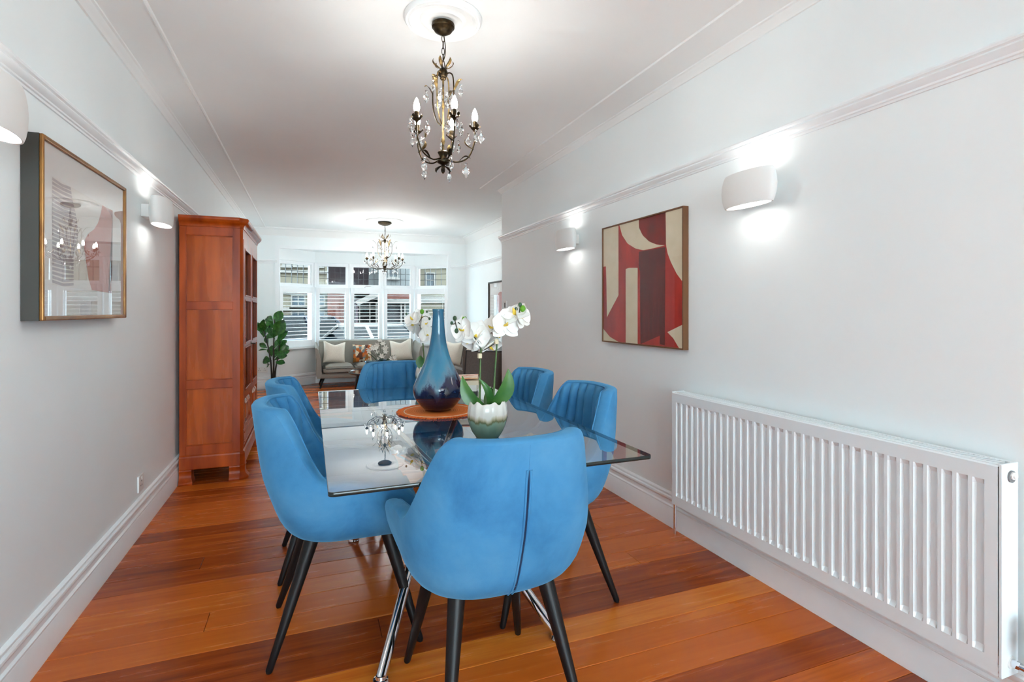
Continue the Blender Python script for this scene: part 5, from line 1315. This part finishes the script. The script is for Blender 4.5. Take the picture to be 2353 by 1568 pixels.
h1 = house('cream rendered house with dark sash windows, seen through the left shutters', -8.0, .62, 21.5, 9.4, 'render_cream',
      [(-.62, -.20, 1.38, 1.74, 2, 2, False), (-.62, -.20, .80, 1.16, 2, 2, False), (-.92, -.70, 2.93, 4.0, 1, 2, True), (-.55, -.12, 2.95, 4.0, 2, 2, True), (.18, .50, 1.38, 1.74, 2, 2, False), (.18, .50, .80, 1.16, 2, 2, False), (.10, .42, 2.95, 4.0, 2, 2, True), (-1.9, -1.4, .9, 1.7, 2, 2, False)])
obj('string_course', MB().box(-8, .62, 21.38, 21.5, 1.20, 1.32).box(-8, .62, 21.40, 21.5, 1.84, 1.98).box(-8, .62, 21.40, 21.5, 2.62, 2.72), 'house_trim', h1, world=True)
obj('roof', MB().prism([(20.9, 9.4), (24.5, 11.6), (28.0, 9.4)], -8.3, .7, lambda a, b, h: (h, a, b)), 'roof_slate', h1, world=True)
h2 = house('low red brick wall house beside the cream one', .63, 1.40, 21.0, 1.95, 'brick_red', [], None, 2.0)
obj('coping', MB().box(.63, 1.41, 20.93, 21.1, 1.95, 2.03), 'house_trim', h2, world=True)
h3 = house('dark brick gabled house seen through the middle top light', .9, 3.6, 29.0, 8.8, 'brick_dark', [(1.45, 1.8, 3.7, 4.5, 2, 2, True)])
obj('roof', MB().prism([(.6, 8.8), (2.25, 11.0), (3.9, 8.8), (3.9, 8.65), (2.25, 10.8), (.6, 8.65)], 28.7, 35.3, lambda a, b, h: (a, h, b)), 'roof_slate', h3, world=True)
h4 = thing('carport', 'dark open carport with a white gable and gridded doors, behind the pale car', 'garage', (2.0, 21.5, ZG), 0)
obj('interior', MB().box(1.42, 2.72, 22.6, 22.8, ZG, 2.1).box(1.42, 1.46, 20.6, 22.6, ZG, 1.9).box(1.42, 2.72, 20.6, 22.7, 1.85, 1.95), 'garage_dark', h4, world=True)
mb = MB(); mb.prism([(1.55, 1.52), (2.72, 2.12), (2.72, 1.86), (1.70, 1.40)], 20.4, 20.5, lambda a, b, h: (a, h, b)); obj('gable_board', mb, 'house_trim', h4, world=True)
mb = MB()
for x in (1.78, 2.16, 2.40, 2.68): mb.box(x - .02, x + .02, 20.9, 20.96, ZG, 1.5)
for z in (.70, 1.0, 1.3, 1.5): mb.box(1.78, 2.70, 20.895, 20.955, z - .015, z + .015)
obj('door_grid', mb, 'house_trim', h4, world=True)
obj('post', MB().box(1.60, 1.68, 20.5, 20.58, ZG, 1.6), 'brick_dark', h4, world=True)
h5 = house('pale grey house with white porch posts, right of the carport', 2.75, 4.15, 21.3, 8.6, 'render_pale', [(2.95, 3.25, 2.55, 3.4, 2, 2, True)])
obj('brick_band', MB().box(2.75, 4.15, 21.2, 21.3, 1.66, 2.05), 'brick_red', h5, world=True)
obj('porch_shade', MB().box(2.78, 3.35, 21.22, 21.29, .45, 1.45), 'garage_dark', h5, world=True)  # dark slab on the wall, coloured as the shade inside the porch
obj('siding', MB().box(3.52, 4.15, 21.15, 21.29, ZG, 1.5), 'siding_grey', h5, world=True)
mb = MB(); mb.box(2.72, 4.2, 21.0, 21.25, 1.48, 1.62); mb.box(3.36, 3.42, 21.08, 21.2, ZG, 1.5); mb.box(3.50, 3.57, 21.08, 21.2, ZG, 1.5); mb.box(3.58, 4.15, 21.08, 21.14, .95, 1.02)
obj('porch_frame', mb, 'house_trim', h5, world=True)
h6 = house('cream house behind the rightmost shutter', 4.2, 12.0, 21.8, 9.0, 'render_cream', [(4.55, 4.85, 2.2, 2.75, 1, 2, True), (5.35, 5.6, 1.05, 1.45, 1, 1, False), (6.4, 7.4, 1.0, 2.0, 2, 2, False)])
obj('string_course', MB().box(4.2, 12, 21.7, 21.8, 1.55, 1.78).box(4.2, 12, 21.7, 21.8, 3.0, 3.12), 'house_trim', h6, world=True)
obj('garden_wall', MB().box(4.6, 7.2, 21.0, 21.15, ZG, .95), 'house_trim', h6, world=True)

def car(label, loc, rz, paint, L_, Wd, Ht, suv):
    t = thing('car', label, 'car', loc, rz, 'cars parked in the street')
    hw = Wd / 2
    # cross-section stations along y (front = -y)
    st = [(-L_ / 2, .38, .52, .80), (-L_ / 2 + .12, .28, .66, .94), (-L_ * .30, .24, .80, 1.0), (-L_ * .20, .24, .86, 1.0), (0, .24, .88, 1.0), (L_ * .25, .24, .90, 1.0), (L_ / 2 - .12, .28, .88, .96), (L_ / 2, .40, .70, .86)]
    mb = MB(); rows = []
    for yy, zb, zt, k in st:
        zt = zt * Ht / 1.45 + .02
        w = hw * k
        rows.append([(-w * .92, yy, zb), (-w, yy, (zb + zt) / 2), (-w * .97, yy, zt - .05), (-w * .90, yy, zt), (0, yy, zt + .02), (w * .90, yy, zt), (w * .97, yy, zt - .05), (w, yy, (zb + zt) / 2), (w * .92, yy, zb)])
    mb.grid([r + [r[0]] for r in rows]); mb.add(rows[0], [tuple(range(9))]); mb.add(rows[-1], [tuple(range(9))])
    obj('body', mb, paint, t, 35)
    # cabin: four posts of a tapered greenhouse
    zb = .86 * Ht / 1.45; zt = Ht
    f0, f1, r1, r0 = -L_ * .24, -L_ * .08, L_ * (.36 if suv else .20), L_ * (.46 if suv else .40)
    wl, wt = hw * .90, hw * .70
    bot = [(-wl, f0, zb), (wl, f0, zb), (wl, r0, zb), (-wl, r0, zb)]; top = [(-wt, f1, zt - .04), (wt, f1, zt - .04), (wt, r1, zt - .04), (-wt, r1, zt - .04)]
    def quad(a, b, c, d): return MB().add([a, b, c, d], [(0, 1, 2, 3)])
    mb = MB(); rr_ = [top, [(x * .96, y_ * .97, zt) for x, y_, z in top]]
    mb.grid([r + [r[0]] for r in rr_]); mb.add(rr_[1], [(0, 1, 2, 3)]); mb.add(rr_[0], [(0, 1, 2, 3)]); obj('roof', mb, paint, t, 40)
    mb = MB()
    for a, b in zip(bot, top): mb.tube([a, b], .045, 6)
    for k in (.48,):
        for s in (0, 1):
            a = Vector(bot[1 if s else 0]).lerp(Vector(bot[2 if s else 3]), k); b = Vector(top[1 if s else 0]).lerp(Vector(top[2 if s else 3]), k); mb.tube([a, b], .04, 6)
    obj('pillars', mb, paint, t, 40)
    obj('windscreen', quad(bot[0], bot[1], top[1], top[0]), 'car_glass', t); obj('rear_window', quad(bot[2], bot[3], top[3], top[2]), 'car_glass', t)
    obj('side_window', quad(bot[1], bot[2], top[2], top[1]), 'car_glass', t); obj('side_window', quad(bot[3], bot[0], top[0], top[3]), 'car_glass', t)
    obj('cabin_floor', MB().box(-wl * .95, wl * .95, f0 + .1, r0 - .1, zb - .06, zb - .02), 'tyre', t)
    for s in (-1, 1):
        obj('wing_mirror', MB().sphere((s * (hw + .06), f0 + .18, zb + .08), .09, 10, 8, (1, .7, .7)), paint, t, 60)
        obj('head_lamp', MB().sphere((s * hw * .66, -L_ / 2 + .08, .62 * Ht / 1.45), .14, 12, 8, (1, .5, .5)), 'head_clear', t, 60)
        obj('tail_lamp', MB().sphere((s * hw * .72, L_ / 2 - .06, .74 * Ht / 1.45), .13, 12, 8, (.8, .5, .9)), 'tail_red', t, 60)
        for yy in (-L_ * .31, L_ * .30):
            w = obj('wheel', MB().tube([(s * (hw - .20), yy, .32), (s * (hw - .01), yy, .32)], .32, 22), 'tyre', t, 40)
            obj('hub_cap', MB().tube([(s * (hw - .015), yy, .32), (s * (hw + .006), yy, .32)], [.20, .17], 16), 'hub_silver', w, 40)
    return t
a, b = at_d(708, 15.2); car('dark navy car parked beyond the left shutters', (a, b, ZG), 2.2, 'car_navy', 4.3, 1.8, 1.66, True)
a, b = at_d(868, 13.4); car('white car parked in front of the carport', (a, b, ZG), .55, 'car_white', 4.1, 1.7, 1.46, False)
